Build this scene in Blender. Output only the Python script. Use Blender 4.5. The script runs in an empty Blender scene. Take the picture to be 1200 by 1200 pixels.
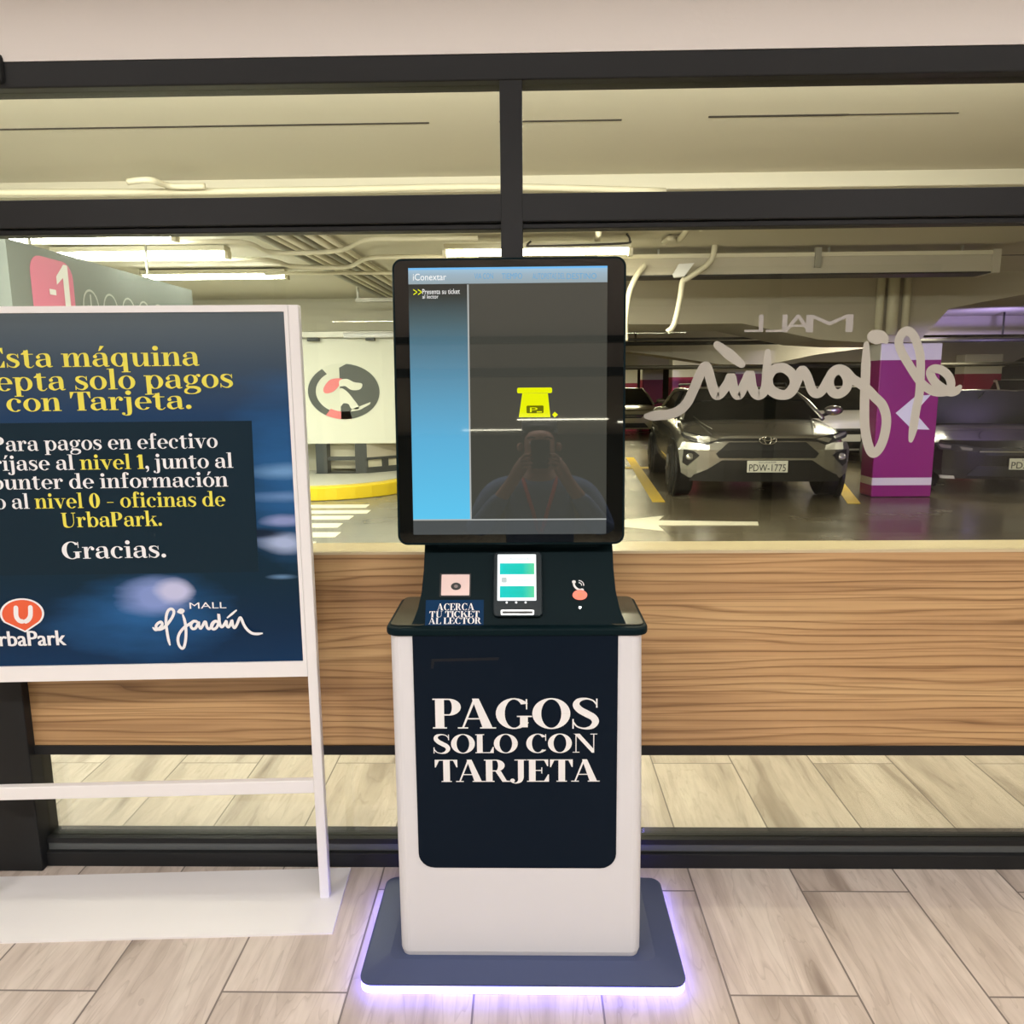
import bpy, bmesh, math, random
from mathutils import Vector, Matrix
random.seed(7)
S = bpy.context.scene
COL = S.collection
rad = math.radians

# ------------------------------------------------------------------ camera
EYE = Vector((0, 0, 1.6))
FPX = 902.0
RM = Matrix.Rotation(rad(1.15), 3, 'Z') @ Matrix.Rotation(math.pi / 2 + rad(-9.44), 3, 'X') @ Matrix.Rotation(rad(-0.5), 3, 'Z')
cd = bpy.data.cameras.new('camera')
cd.sensor_width = 36.0
cd.lens = 36.0 * FPX / 1200.0
cd.clip_start = 0.02
cam = bpy.data.objects.new('camera', cd)
COL.objects.link(cam)
cam.matrix_world = Matrix.Translation(EYE) @ RM.to_4x4()
S.camera = cam
# ------------------------------------------------------------------ world, exposure
w = bpy.data.worlds.new('world')
S.world = w
w.use_nodes = True
w.node_tree.nodes['Background'].inputs[0].default_value = (1.0, 0.95, 0.85, 1)
w.node_tree.nodes['Background'].inputs[1].default_value = 0.15
S.view_settings.view_transform = 'Standard'
S.view_settings.look = 'None'
S.view_settings.gamma = 1
S.view_settings.use_curve_mapping = False
S.view_settings.exposure = 0.0
try:
    S.cycles.use_denoising = True
    S.cycles.max_bounces = 10
    S.cycles.transparent_max_bounces = 16
    S.cycles.sample_clamp_indirect = 6.0
    S.cycles.caustics_reflective = False
    S.cycles.caustics_refractive = False
except Exception:
    pass


def area(name, loc, sx, sy, power, color, rot=(0, 0, 0), spread=180):
    l = bpy.data.lights.new(name, 'AREA')
    l.shape = 'RECTANGLE'
    l.size, l.size_y = sx, sy
    l.energy = power
    l.color = color
    l.spread = rad(spread)
    o = bpy.data.objects.new(name, l)
    COL.objects.link(o)
    o.location = loc
    o.rotation_euler = rot
    return o


# lobby ceiling panels (above and behind the photographer)
for x in (-2.1, 0.0, 2.1):
    area('lobby_light', (x, -0.45, 2.73), 1.3, 0.34, 61, (1.0, 0.945, 0.91))
# tube lamps of the hall behind the photographer
for (x, y, L) in ((0.75, -12.2, 1.9), (-0.6, -15.2, 2.0), (2.8, -13.0, 1.6), (-3.0, -9.0, 1.5)):
    area('hall_light', (x, y, 2.70), L, 0.14, 36, (1.0, 0.95, 0.72))
# garage ceiling: lights below the battens, plus added fill lamps without fixtures
LAMPS_LEFT = [(-3.95, 7.0), (-3.85, 7.95), (-3.75, 9.55)]
for (x, y) in LAMPS_LEFT:
    area('garage_light_and_fill', (x - 0.4, y, 2.83), 0.95, 0.12, 70, (0.95, 1.0, 0.95))
area('garage_light_and_fill', (0.11, 7.7, 2.77), 1.6, 0.1, 150, (1.0, 0.96, 0.80))
area('garage_light_and_fill', (1.6, 4.3, 2.96), 3.6, 0.12, 75, (1.0, 0.97, 0.86))  # added fill, no fixture here
area('garage_light_and_fill', (-3.0, 4.3, 2.96), 3.0, 0.12, 85, (0.97, 1.0, 0.93))  # added fill on the walkway side, likewise without a fixture
area('garage_light_and_fill', (9.5, 7.5, 2.9), 1.6, 0.12, 140, (1.0, 0.96, 0.80))  # unseen fill on the right, no fixture built
area('garage_light_and_fill', (2.5, 17.5, 2.55), 2.4, 0.12, 120, (1.0, 0.93, 0.66))
area('garage_light_and_fill', (9.5, 18.5, 2.55), 2.4, 0.12, 140, (1.0, 0.93, 0.66))
area('garage_light_and_fill', (3.5, 28.0, 2.55), 2.4, 0.12, 180, (1.0, 0.93, 0.66))
area('garage_light_and_fill', (13.0, 28.0, 2.55), 2.4, 0.12, 180, (1.0, 0.93, 0.66))


def spot(name, loc, target, power, color, size, blend=0.6):
    l = bpy.data.lights.new(name, 'SPOT')
    l.energy = power
    l.color = color
    l.spot_size = rad(size)
    l.spot_blend = blend
    l.shadow_soft_size = 0.08
    o = bpy.data.objects.new(name, l)
    COL.objects.link(o)
    o.location = loc
    d = Vector(target) - Vector(loc)
    o.rotation_euler = d.to_track_quat('-Z', 'Y').to_euler()
    return o


spot('violet_flood', (5.6, 2.65, 1.9), (5.35, 10.73, 0.98), 1300, (0.45, 0.36, 1.0), 20, 0.25)
spot('violet_fill_rear', (7.6, 12.35, 1.95), (7.6, 14.2, 2.55), 150, (0.45, 0.36, 1.0), 130, 0.8)  # added unseen spot, tints the face of the middle beam violet
area('garage_light_and_fill', (6.0, 13.1, 2.60), 1.6, 0.12, 120, (1.0, 0.96, 0.80))  # added fill for the white car, hidden behind the front beam
# added strip, out of view under the lobby ceiling, to brighten the plaster band
area('band_fill', (0.0, 1.95, 2.745), 8.0, 0.05, 14, (1.0, 0.96, 0.92))
# added light outside the facade, out of view, to brighten the garage soffit
area('soffit_fill', (-0.6, 2.72, 2.72), 7.0, 0.16, 165, (1.0, 1.0, 0.95), rot=(rad(118), 0, 0))


# ------------------------------------------------------------------ geometry helpers
def ray(x, y):
    return RM @ Vector(((x - 600) / FPX, -(y - 600) / FPX, -1.0))


def atY(x, y, Y):
    d = ray(x, y)
    return EYE + d * (Y / d.y)


def atZ(x, y, Z=0.0):
    d = ray(x, y)
    return EYE + d * ((Z - EYE.z) / d.z)


class Plane:
    """a plane in the place: O origin, U to the right, V upwards, N towards the lobby"""
    def __init__(s, O, U, V):
        s.O = Vector(O); s.U = Vector(U).normalized(); s.V = Vector(V).normalized()
        s.N = s.U.cross(s.V).normalized()

    def px(s, x, y):
        d = ray(x, y)
        t = (s.O - EYE).dot(s.N) / d.dot(s.N)
        q = EYE + d * t - s.O
        return (q.dot(s.U), q.dot(s.V))

    def pt(s, u, v, w=0.0):
        return s.O + s.U * u + s.V * v + s.N * w


class MB:
    def __init__(s):
        s.v = []; s.f = []

    def add(s, pts, faces):
        b = len(s.v)
        s.v += [Vector(p) for p in pts]
        s.f += [[b + i for i in f] for f in faces]

    def box(s, x0, x1, y0, y1, z0, z1):
        p = [(x, y, z) for z in (z0, z1) for y in (y0, y1) for x in (x0, x1)]
        s.add(p, [(0, 2, 3, 1), (4, 5, 7, 6), (0, 1, 5, 4), (2, 6, 7, 3), (0, 4, 6, 2), (1, 3, 7, 5)])
        return s

    def poly(s, pts):
        s.add(pts, [list(range(len(pts)))])
        return s

    def slab(s, pts, vec):
        """polygon extruded along vec"""
        n = len(pts)
        vec = Vector(vec)
        q = [Vector(p) for p in pts]
        s.add(q + [p + vec for p in q],
              [list(range(n - 1, -1, -1)), list(range(n, 2 * n))] +
              [(i, (i + 1) % n, n + (i + 1) % n, n + i) for i in range(n)])
        return s

    def tube(s, pts, r, n=8, closed=False):
        pts = [Vector(p) for p in pts]
        m = len(pts)
        rings = []
        prev = None
        for i, p in enumerate(pts):
            a = pts[(i - 1) % m] if (closed or i > 0) else p
            b = pts[(i + 1) % m] if (closed or i < m - 1) else p
            t = (b - a).normalized()
            if prev is None:
                up = Vector((0, 0, 1)) if abs(t.z) < 0.9 else Vector((0, 1, 0))
                x = t.cross(up).normalized()
            else:
                x = (prev - t * prev.dot(t)).normalized()
            prev = x
            y = t.cross(x)
            rr = r[i] if isinstance(r, (list, tuple)) else r
            rings.append([p + (x * math.cos(2 * math.pi * k / n) + y * math.sin(2 * math.pi * k / n)) * rr for k in range(n)])
        fs = []
        for i in range(m if closed else m - 1):
            j = (i + 1) % m
            for k in range(n):
                fs.append((i * n + k, i * n + (k + 1) % n, j * n + (k + 1) % n, j * n + k))
        if not closed:
            fs.append(list(range(n - 1, -1, -1)))
            fs.append([(m - 1) * n + k for k in range(n)])
        s.add([p for r_ in rings for p in r_], fs)
        return s

    def lathe(s, prof, c, axis='z', n=24, sx=1.0, sy=1.0):
        """prof: (radius, height) list, around axis through c"""
        c = Vector(c)
        pts = []
        for (r, h) in prof:
            for k in range(n):
                a = 2 * math.pi * k / n
                ca, sa = r * math.cos(a) * sx, r * math.sin(a) * sy
                pts.append(c + (Vector((ca, sa, h)) if axis == 'z' else Vector((ca, h, sa)) if axis == 'y' else Vector((h, ca, sa))))
        fs = []
        for i in range(len(prof) - 1):
            for k in range(n):
                fs.append((i * n + k, i * n + (k + 1) % n, (i + 1) * n + (k + 1) % n, (i + 1) * n + k))
        fs.append(list(range(n)))
        fs.append([(len(prof) - 1) * n + k for k in range(n)])
        s.add(pts, fs)
        return s

    def build(s, name, mat, parent=None, bevel=0.0, smooth=False, seg=2, keep=False, sub=0, normals=True):
        me = bpy.data.meshes.new(name)
        bm = bmesh.new()
        vs = [bm.verts.new(p) for p in s.v]
        for f in s.f:
            try:
                bm.faces.new([vs[i] for i in f])
            except ValueError:
                pass
        if normals:
            bmesh.ops.recalc_face_normals(bm, faces=bm.faces)
        if bevel > 0:
            bmesh.ops.remove_doubles(bm, verts=bm.verts, dist=1e-6)
            es = [e for e in bm.edges if len(e.link_faces) == 2 and e.calc_face_angle(0) > 0.5]
            bmesh.ops.bevel(bm, geom=es, offset=bevel, segments=seg, affect='EDGES', profile=0.5)
        if smooth:
            for f in bm.faces:
                f.smooth = True
        bm.to_mesh(me)
        bm.free()
        me.materials.append(mat)
        o = bpy.data.objects.new(name, me)
        COL.objects.link(o)
        if parent is not None:
            attach(o, parent, keep)
        if sub:
            m = o.modifiers.new('subdivision', 'SUBSURF')
            m.levels = sub
            m.render_levels = sub
        return o


def world_of(o):
    m = o.matrix_basis.copy()
    p = o.parent
    if p is not None:
        m = world_of(p) @ o.matrix_parent_inverse @ m
    return m


def attach(o, parent, local=False):
    o.parent = parent
    if not local:
        o.matrix_parent_inverse = world_of(parent).inverted()


def empty(name, loc, rz=0.0):
    o = bpy.data.objects.new(name, None)
    COL.objects.link(o)
    o.empty_display_size = 0.1
    o.location = loc
    o.rotation_euler = (0, 0, rz)
    return o


def tag(o, label=None, cat=None, group=None, kind=None):
    if label: o['label'] = label
    if cat: o['category'] = cat
    if group: o['group'] = group
    if kind: o['kind'] = kind
    return o


def struct(o, label=None):
    o['kind'] = 'structure'
    if label: o['label'] = label
    return o


def rrect(u0, u1, v0, v1, r, n=6, corners=(1, 1, 1, 1)):
    """rounded rectangle, counter-clockwise from bottom left; corners bl, br, tr, tl"""
    out = []
    for k, (cx, cy, a0, ox, oy) in enumerate(((u0 + r, v0 + r, 180, u0, v0), (u1 - r, v0 + r, 270, u1, v0), (u1 - r, v1 - r, 0, u1, v1), (u0 + r, v1 - r, 90, u0, v1))):
        if corners[k]:
            out += [(cx + r * math.cos(rad(a0 + 90 * i / n)), cy + r * math.sin(rad(a0 + 90 * i / n))) for i in range(n + 1)]
        else:
            out.append((ox, oy))
    return out


def spline(pts, n=6, closed=False):
    """Catmull-Rom through points of any dimension"""
    m = len(pts)
    out = []
    rng = m if closed else m - 1
    for i in range(rng):
        P = [pts[(i + k) % m] if closed else pts[min(max(i + k, 0), m - 1)] for k in (-1, 0, 1, 2)]
        for j in range(n):
            t = j / n
            out.append(tuple(0.5 * (2 * b + (c - a) * t + (2 * a - 5 * b + 4 * c - d) * t * t + (3 * b - a - 3 * c + d) * t ** 3)
                             for a, b, c, d in zip(*P)))
    if not closed:
        out.append(tuple(pts[-1]))
    return out


# ------------------------------------------------------------------ materials
def newmat(name):
    m = bpy.data.materials.new(name)
    m.use_nodes = True
    return m, m.node_tree, m.node_tree.nodes['Principled BSDF']


def mat(name, col, rough=0.5, metal=0.0, emit=None, es=0.0, ior=1.45, coat=0.0, bump=0.0, bscale=40, var=0.0, vscale=3.0, spec=0.5):
    m, nt, b = newmat(name)
    b.inputs['Base Color'].default_value = (*col, 1)
    b.inputs['Roughness'].default_value = rough
    b.inputs['Metallic'].default_value = metal
    b.inputs['IOR'].default_value = ior
    b.inputs['Coat Weight'].default_value = coat
    b.inputs['Specular IOR Level'].default_value = spec
    b.inputs['Coat Roughness'].default_value = 0.03
    if emit:
        b.inputs['Emission Color'].default_value = (*emit, 1)
        b.inputs['Emission Strength'].default_value = es
    if bump or var:
        tc = nt.nodes.new('ShaderNodeTexCoord')
        no = nt.nodes.new('ShaderNodeTexNoise')
        no.inputs['Scale'].default_value = bscale if bump else vscale
        no.inputs['Detail'].default_value = 5
        nt.links.new(tc.outputs['Object'], no.inputs['Vector'])
        if bump:
            bp = nt.nodes.new('ShaderNodeBump')
            bp.inputs['Strength'].default_value = bump
            bp.inputs['Distance'].default_value = 0.01
            nt.links.new(no.outputs['Fac'], bp.inputs['Height'])
            nt.links.new(bp.outputs['Normal'], b.inputs['Normal'])
        if var:
            mx = nt.nodes.new('ShaderNodeMix')
            mx.data_type = 'RGBA'
            mx.inputs[6].default_value = (*[c * (1 - var) for c in col], 1)
            mx.inputs[7].default_value = (*[min(1, c * (1 + var)) for c in col], 1)
            n2 = nt.nodes.new('ShaderNodeTexNoise')
            n2.inputs['Scale'].default_value = vscale
            n2.inputs['Detail'].default_value = 6
            nt.links.new(tc.outputs['Object'], n2.inputs['Vector'])
            nt.links.new(n2.outputs['Fac'], mx.inputs[0])
            nt.links.new(mx.outputs[2], b.inputs['Base Color'])
    return m


def ramp(nt, fac, stops, interp='LINEAR'):
    r = nt.nodes.new('ShaderNodeValToRGB')
    r.color_ramp.interpolation = interp
    el = r.color_ramp.elements
    while len(el) < len(stops):
        el.new(0.5)
    for e, (p, c) in zip(el, stops):
        e.position = p
        e.color = (*c, 1)
    nt.links.new(fac, r.inputs[0])
    return r.outputs[0]


def mathn(nt, op, a, b=None):
    n = nt.nodes.new('ShaderNodeMath')
    n.operation = op
    for i, x in enumerate((a, b)):
        if x is None: continue
        if isinstance(x, (int, float)): n.inputs[i].default_value = x
        else: nt.links.new(x, n.inputs[i])
    return n.outputs[0]


def glass_mat(name, tint, fres=1.0, rough=0.0):
    """thin window pane: tinted see-through plus a Fresnel reflection"""
    m = bpy.data.materials.new(name)
    m.use_nodes = True
    nt = m.node_tree
    nt.nodes.clear()
    out = nt.nodes.new('ShaderNodeOutputMaterial')
    tr = nt.nodes.new('ShaderNodeBsdfTransparent')
    tr.inputs[0].default_value = (*tint, 1)
    gl = nt.nodes.new('ShaderNodeBsdfGlossy')
    gl.inputs['Roughness'].default_value = rough
    gl.inputs['Color'].default_value = (1, 1, 1, 1)
    fr = nt.nodes.new('ShaderNodeFresnel')
    fr.inputs['IOR'].default_value = 1.45
    f = mathn(nt, 'MULTIPLY', fr.outputs[0], fres)
    mx = nt.nodes.new('ShaderNodeMixShader')
    nt.links.new(f, mx.inputs[0])
    nt.links.new(tr.outputs[0], mx.inputs[1])
    nt.links.new(gl.outputs[0], mx.inputs[2])
    nt.links.new(mx.outputs[0], out.inputs[0])
    return m


def plank_mat():
    """wood-look porcelain planks running away from the lobby window"""
    m, nt, b = newmat('plank tile')
    tc = nt.nodes.new('ShaderNodeTexCoord')
    sp = nt.nodes.new('ShaderNodeSeparateXYZ')
    nt.links.new(tc.outputs['Object'], sp.inputs[0])
    # brick rows run along Y
    cb = nt.nodes.new('ShaderNodeCombineXYZ')
    PW, PL = 0.3385, 1.262
    nt.links.new(mathn(nt, 'ADD', sp.outputs[1], -1.809 + PL * 10 - PL * 0.663 * 0 ), cb.inputs[0])
    nt.links.new(mathn(nt, 'ADD', sp.outputs[0], -0.5285 + PW * 41), cb.inputs[1])
    br = nt.nodes.new('ShaderNodeTexBrick')
    br.offset = 0.663
    br.offset_frequency = 2
    br.inputs['Scale'].default_value = 1.0
    br.inputs['Brick Width'].default_value = PL
    br.inputs['Row Height'].default_value = PW
    br.inputs['Mortar Size'].default_value = 0.0032
    br.inputs['Mortar Smooth'].default_value = 0.3
    br.inputs['Bias'].default_value = 0.0
    br.inputs['Color1'].default_value = (0, 0, 0, 1)
    br.inputs['Color2'].default_value = (1, 1, 1, 1)
    br.inputs['Mortar'].default_value = (0.5, 0.5, 0.5, 1)
    nt.links.new(cb.outputs[0], br.inputs['Vector'])
    rnd = nt.nodes.new('ShaderNodeSeparateColor')
    nt.links.new(br.outputs['Color'], rnd.inputs[0])
    r = rnd.outputs[0]
    # grain space: squeezed along the plank, shifted per plank
    gx = mathn(nt, 'ADD', mathn(nt, 'MULTIPLY', sp.outputs[0], 9.0), mathn(nt, 'MULTIPLY', r, 37.0))
    gy = mathn(nt, 'ADD', mathn(nt, 'MULTIPLY', sp.outputs[1], 1.1), mathn(nt, 'MULTIPLY', r, 91.0))
    gv = nt.nodes.new('ShaderNodeCombineXYZ')
    nt.links.new(gx, gv.inputs[0]); nt.links.new(gy, gv.inputs[1])
    n1 = nt.nodes.new('ShaderNodeTexNoise')
    n1.inputs['Scale'].default_value = 0.9
    n1.inputs['Detail'].default_value = 3
    n1.inputs['Distortion'].default_value = 0.6
    nt.links.new(gv.outputs[0], n1.inputs['Vector'])
    # rings: repeat of the smooth noise makes cathedral grain
    rings = mathn(nt, 'FRACT', mathn(nt, 'MULTIPLY', n1.outputs['Fac'], 11.0))
    fine = nt.nodes.new('ShaderNodeTexNoise')
    fine.inputs['Scale'].default_value = 7.0
    fine.inputs['Detail'].default_value = 6
    nt.links.new(gv.outputs[0], fine.inputs['Vector'])
    base = ramp(nt, n1.outputs['Fac'], [(0.28, (0.30, 0.245, 0.205)), (0.40, (0.56, 0.485, 0.425)), (0.55, (0.70, 0.62, 0.555)), (0.72, (0.76, 0.69, 0.62))])
    mx = nt.nodes.new('ShaderNodeMix'); mx.data_type = 'RGBA'; mx.blend_type = 'MULTIPLY'
    mx.inputs[0].default_value = 0.45
    nt.links.new(base, mx.inputs[6])
    nt.links.new(ramp(nt, rings, [(0.0, (0.60, 0.57, 0.54)), (0.16, (1, 1, 1)), (1.0, (0.94, 0.93, 0.92))]), mx.inputs[7])
    m2 = nt.nodes.new('ShaderNodeMix'); m2.data_type = 'RGBA'; m2.blend_type = 'MULTIPLY'
    m2.inputs[0].default_value = 0.5
    nt.links.new(mx.outputs[2], m2.inputs[6])
    nt.links.new(ramp(nt, fine.outputs['Fac'], [(0.3, (0.72, 0.70, 0.68)), (0.6, (1, 1, 1))]), m2.inputs[7])
    m3 = nt.nodes.new('ShaderNodeMix'); m3.data_type = 'RGBA'; m3.blend_type = 'MULTIPLY'
    m3.inputs[0].default_value = 0.5
    nt.links.new(m2.outputs[2], m3.inputs[6])
    nt.links.new(ramp(nt, r, [(0.0, (0.78, 0.76, 0.74)), (1.0, (1.0, 0.99, 0.97))]), m3.inputs[7])
    m4 = nt.nodes.new('ShaderNodeMix'); m4.data_type = 'RGBA'
    nt.links.new(br.outputs['Fac'], m4.inputs[0])
    nt.links.new(m3.outputs[2], m4.inputs[6])
    m4.inputs[7].default_value = (0.20, 0.17, 0.15, 1)
    nt.links.new(m4.outputs[2], b.inputs['Base Color'])
    b.inputs['Roughness'].default_value = 0.42
    bp = nt.nodes.new('ShaderNodeBump')
    bp.inputs['Strength'].default_value = 0.25
    bp.inputs['Distance'].default_value = 0.003
    bp.invert = True
    nt.links.new(br.outputs['Fac'], bp.inputs['Height'])
    nt.links.new(bp.outputs['Normal'], b.inputs['Normal'])
    return m


def wood_mat():
    """zebrano-like laminate, grain along X"""
    m, nt, b = newmat('zebrano laminate')
    tc = nt.nodes.new('ShaderNodeTexCoord')
    sp = nt.nodes.new('ShaderNodeSeparateXYZ')
    nt.links.new(tc.outputs['Object'], sp.inputs[0])
    gv = nt.nodes.new('ShaderNodeCombineXYZ')
    nt.links.new(mathn(nt, 'MULTIPLY', sp.outputs[0], 0.85), gv.inputs[0])
    nt.links.new(mathn(nt, 'MULTIPLY', sp.outputs[2], 9.0), gv.inputs[1])
    n1 = nt.nodes.new('ShaderNodeTexNoise')
    n1.inputs['Scale'].default_value = 0.75
    n1.inputs['Detail'].default_value = 2
    n1.inputs['Distortion'].default_value = 0.35
    nt.links.new(gv.outputs[0], n1.inputs['Vector'])
    h = mathn(nt, 'ADD', mathn(nt, 'MULTIPLY', n1.outputs['Fac'], 5.0), mathn(nt, 'MULTIPLY', sp.outputs[2], 34.0))
    rings = mathn(nt, 'FRACT', h)
    ga = nt.nodes.new('ShaderNodeCombineXYZ')
    nt.links.new(mathn(nt, 'MULTIPLY', sp.outputs[0], 1.5), ga.inputs[0])
    nt.links.new(mathn(nt, 'MULTIPLY', sp.outputs[2], 120.0), ga.inputs[1])
    fine = nt.nodes.new('ShaderNodeTexNoise')
    fine.inputs['Scale'].default_value = 1.0
    fine.inputs['Detail'].default_value = 4
    nt.links.new(ga.outputs[0], fine.inputs['Vector'])
    gb = nt.nodes.new('ShaderNodeCombineXYZ')
    nt.links.new(mathn(nt, 'MULTIPLY', sp.outputs[0], 0.5), gb.inputs[0])
    nt.links.new(mathn(nt, 'MULTIPLY', sp.outputs[2], 7.0), gb.inputs[1])
    big = nt.nodes.new('ShaderNodeTexNoise')
    big.inputs['Scale'].default_value = 1.3
    big.inputs['Detail'].default_value = 3
    nt.links.new(gb.outputs[0], big.inputs['Vector'])
    base = ramp(nt, big.outputs['Fac'], [(0.3, (0.40, 0.235, 0.11)), (0.5, (0.56, 0.35, 0.165)), (0.7, (0.64, 0.43, 0.21))])
    mx = nt.nodes.new('ShaderNodeMix'); mx.data_type = 'RGBA'; mx.blend_type = 'MULTIPLY'
    mx.inputs[0].default_value = 0.85
    nt.links.new(base, mx.inputs[6])
    nt.links.new(ramp(nt, rings, [(0.0, (0.42, 0.36, 0.30)), (0.10, (0.62, 0.55, 0.48)), (0.24, (1, 1, 1)), (0.85, (0.92, 0.9, 0.87)), (1.0, (0.7, 0.64, 0.58))]), mx.inputs[7])
    m2 = nt.nodes.new('ShaderNodeMix'); m2.data_type = 'RGBA'; m2.blend_type = 'MULTIPLY'
    m2.inputs[0].default_value = 0.7
    nt.links.new(mx.outputs[2], m2.inputs[6])
    nt.links.new(ramp(nt, fine.outputs['Fac'], [(0.32, (0.55, 0.48, 0.42)), (0.5, (1, 1, 1))]), m2.inputs[7])
    nt.links.new(m2.outputs[2], b.inputs['Base Color'])
    b.inputs['Roughness'].default_value = 0.4
    return m


def zramp_mat(name, stops, rough=0.4, interp='CONSTANT', zmax=3.0):
    """paint in horizontal bands (object height)"""
    m, nt, b = newmat(name)
    tc = nt.nodes.new('ShaderNodeTexCoord')
    sp = nt.nodes.new('ShaderNodeSeparateXYZ')
    nt.links.new(tc.outputs['Object'], sp.inputs[0])
    f = mathn(nt, 'DIVIDE', sp.outputs[2], zmax)
    nt.links.new(ramp(nt, f, [(p / zmax, c) for p, c in stops], interp), b.inputs['Base Color'])
    b.inputs['Roughness'].default_value = rough
    return m


def screen_grad(name, stops, strength=1.0, axis=2):
    """what a lit display shows: colours from bottom (0) to top (1) of its area"""
    m, nt, b = newmat(name)
    tc = nt.nodes.new('ShaderNodeTexCoord')
    sp = nt.nodes.new('ShaderNodeSeparateXYZ')
    nt.links.new(tc.outputs['Generated'], sp.inputs[0])
    nt.links.new(ramp(nt, sp.outputs[axis], stops), b.inputs['Emission Color'])
    b.inputs['Emission Strength'].default_value = strength
    b.inputs['Base Color'].default_value = (0.005, 0.005, 0.005, 1)
    b.inputs['Roughness'].default_value = 0.03
    return m


M = {}
M['plank'] = plank_mat()
M['wood'] = wood_mat()
M['frame'] = mat('black aluminium', (0.014, 0.015, 0.016), 0.45, spec=0.3)
M['plaster'] = mat('pale plaster', (0.80, 0.765, 0.735), 0.8, bump=0.05, bscale=60)
M['pane'] = glass_mat('tinted pane', (0.955, 0.95, 0.885), fres=0.5)
M['lower_pane'] = glass_mat('tinted lower pane', (0.92, 0.92, 0.85))
M['vinyl'] = mat('frosted white vinyl', (0.47, 0.455, 0.40), 0.6)
M['vinyl_thin'] = mat('frosted vinyl letters', (0.38, 0.365, 0.34), 0.6)
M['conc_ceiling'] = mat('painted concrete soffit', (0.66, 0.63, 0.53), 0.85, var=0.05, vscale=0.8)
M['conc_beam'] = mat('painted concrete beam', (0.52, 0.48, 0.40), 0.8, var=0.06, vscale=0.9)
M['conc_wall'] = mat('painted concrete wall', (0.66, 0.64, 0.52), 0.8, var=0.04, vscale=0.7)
M['dark_wall'] = mat('dark far wall', (0.10, 0.085, 0.06), 0.8, var=0.3, vscale=0.4)  # dark base colour with mottling
M['dark_gap'] = mat('dark joint', (0.03, 0.025, 0.02), 0.9)
M['white_metal'] = mat('white powder coat', (0.86, 0.855, 0.86), 0.32)
M['kiosk_white'] = mat('satin white shell', (0.68, 0.685, 0.71), 0.35)
M['kiosk_black'] = mat('satin black shell', (0.003, 0.011, 0.014), 0.5, spec=0.07)
M['kiosk_door'] = mat('gloss black door', (0.005, 0.010, 0.019), 0.3, spec=0.07)
M['deck'] = mat('bronze grey deck', (0.05, 0.05, 0.035), 0.25)
M['base_top'] = mat('dark slate base', (0.06, 0.078, 0.16), 0.33, spec=0.35)  # blue of a reflection mixed into the plate's colour
M['glass_black'] = mat('black cover glass', (0.004, 0.005, 0.005), 0.02, ior=1.75)
M['led'] = mat('base light diffuser', (0.8, 0.8, 0.9), 0.4, emit=(0.165, 0.148, 1.0), es=7.5)
M['tape'] = mat('white lettering', (0.80, 0.80, 0.80), 0.5)
M['yellow_ink'] = mat('yellow ink', (0.80, 0.74, 0.09), 0.5)
M['white_ink'] = mat('white ink', (0.86, 0.87, 0.90), 0.5)
M['orange_ink'] = mat('orange ink', (0.80, 0.12, 0.045), 0.5)
M['pink_ink'] = mat('pink ink', (0.74, 0.22, 0.36), 0.5)
M['chrome'] = mat('bright chrome', (0.75, 0.75, 0.75), 0.15, 1.0)
M['tube'] = mat('lit tube', (1, 1, 1), 0.5, emit=(0.97, 1.0, 0.95), es=58.0)
M['tube_warm'] = mat('lit warm tube', (1, 1, 1), 0.5, emit=(1.0, 0.95, 0.72), es=40.0)
M['tube_far'] = mat('lit distant tube', (1, 1, 1), 0.5, emit=(1.0, 0.94, 0.74), es=14.0)
M['pipe'] = mat('painted conduit', (0.70, 0.66, 0.52), 0.5)
M['pipe_dark'] = mat('dark pipe', (0.02, 0.018, 0.016), 0.5)
M['galv'] = mat('galvanised tray', (0.42, 0.41, 0.36), 0.45, 0.6)
M['yellow_paint'] = mat('yellow road paint', (0.75, 0.50, 0.03), 0.6, var=0.15, vscale=6)
M['white_paint'] = mat('white road paint', (0.78, 0.75, 0.62), 0.6, var=0.10, vscale=5)
M['kerb_yellow'] = mat('yellow kerb paint', (0.85, 0.62, 0.02), 0.45)
M['pavement'] = mat('pale pavement', (0.58, 0.57, 0.50), 0.6)
M['booth_white'] = mat('white cladding', (0.76, 0.77, 0.68), 0.5)
M['booth_dark'] = mat('dark grey steel', (0.055, 0.06, 0.06), 0.5)
M['sign_grey'] = mat('grey sign face', (0.22, 0.25, 0.24), 0.6)
M['tyre'] = mat('tyre rubber', (0.012, 0.012, 0.012), 0.75)
M['trim_black'] = mat('black plastic trim', (0.012, 0.012, 0.012), 0.5)
M['car_glass'] = mat('dark car glass', (0.006, 0.008, 0.008), 0.03, ior=1.36)
M['lens'] = mat('headlight lens', (0.62, 0.62, 0.58), 0.12, 0.7)
M['lens_dark'] = mat('headlight bowl', (0.05, 0.05, 0.055), 0.15, 0.3)
M['alloy'] = mat('grey alloy', (0.16, 0.16, 0.16), 0.35, 0.8)
M['plate'] = mat('white number plate', (0.80, 0.80, 0.74), 0.5)
M['plate_ink'] = mat('black plate ink', (0.01, 0.01, 0.01), 0.6)
M['silver_paint'] = mat('silver car paint', (0.46, 0.45, 0.42), 0.26, 0.85, coat=0.6)
M['black_paint'] = mat('black car paint', (0.007, 0.005, 0.008), 0.25, 0.1, coat=0.5)
M['white_paint_car'] = mat('white car paint', (0.72, 0.70, 0.66), 0.3, 0.0, coat=0.8)
M['beige_paint'] = mat('champagne car paint', (0.34, 0.31, 0.22), 0.3, 0.4, coat=0.8)


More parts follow.
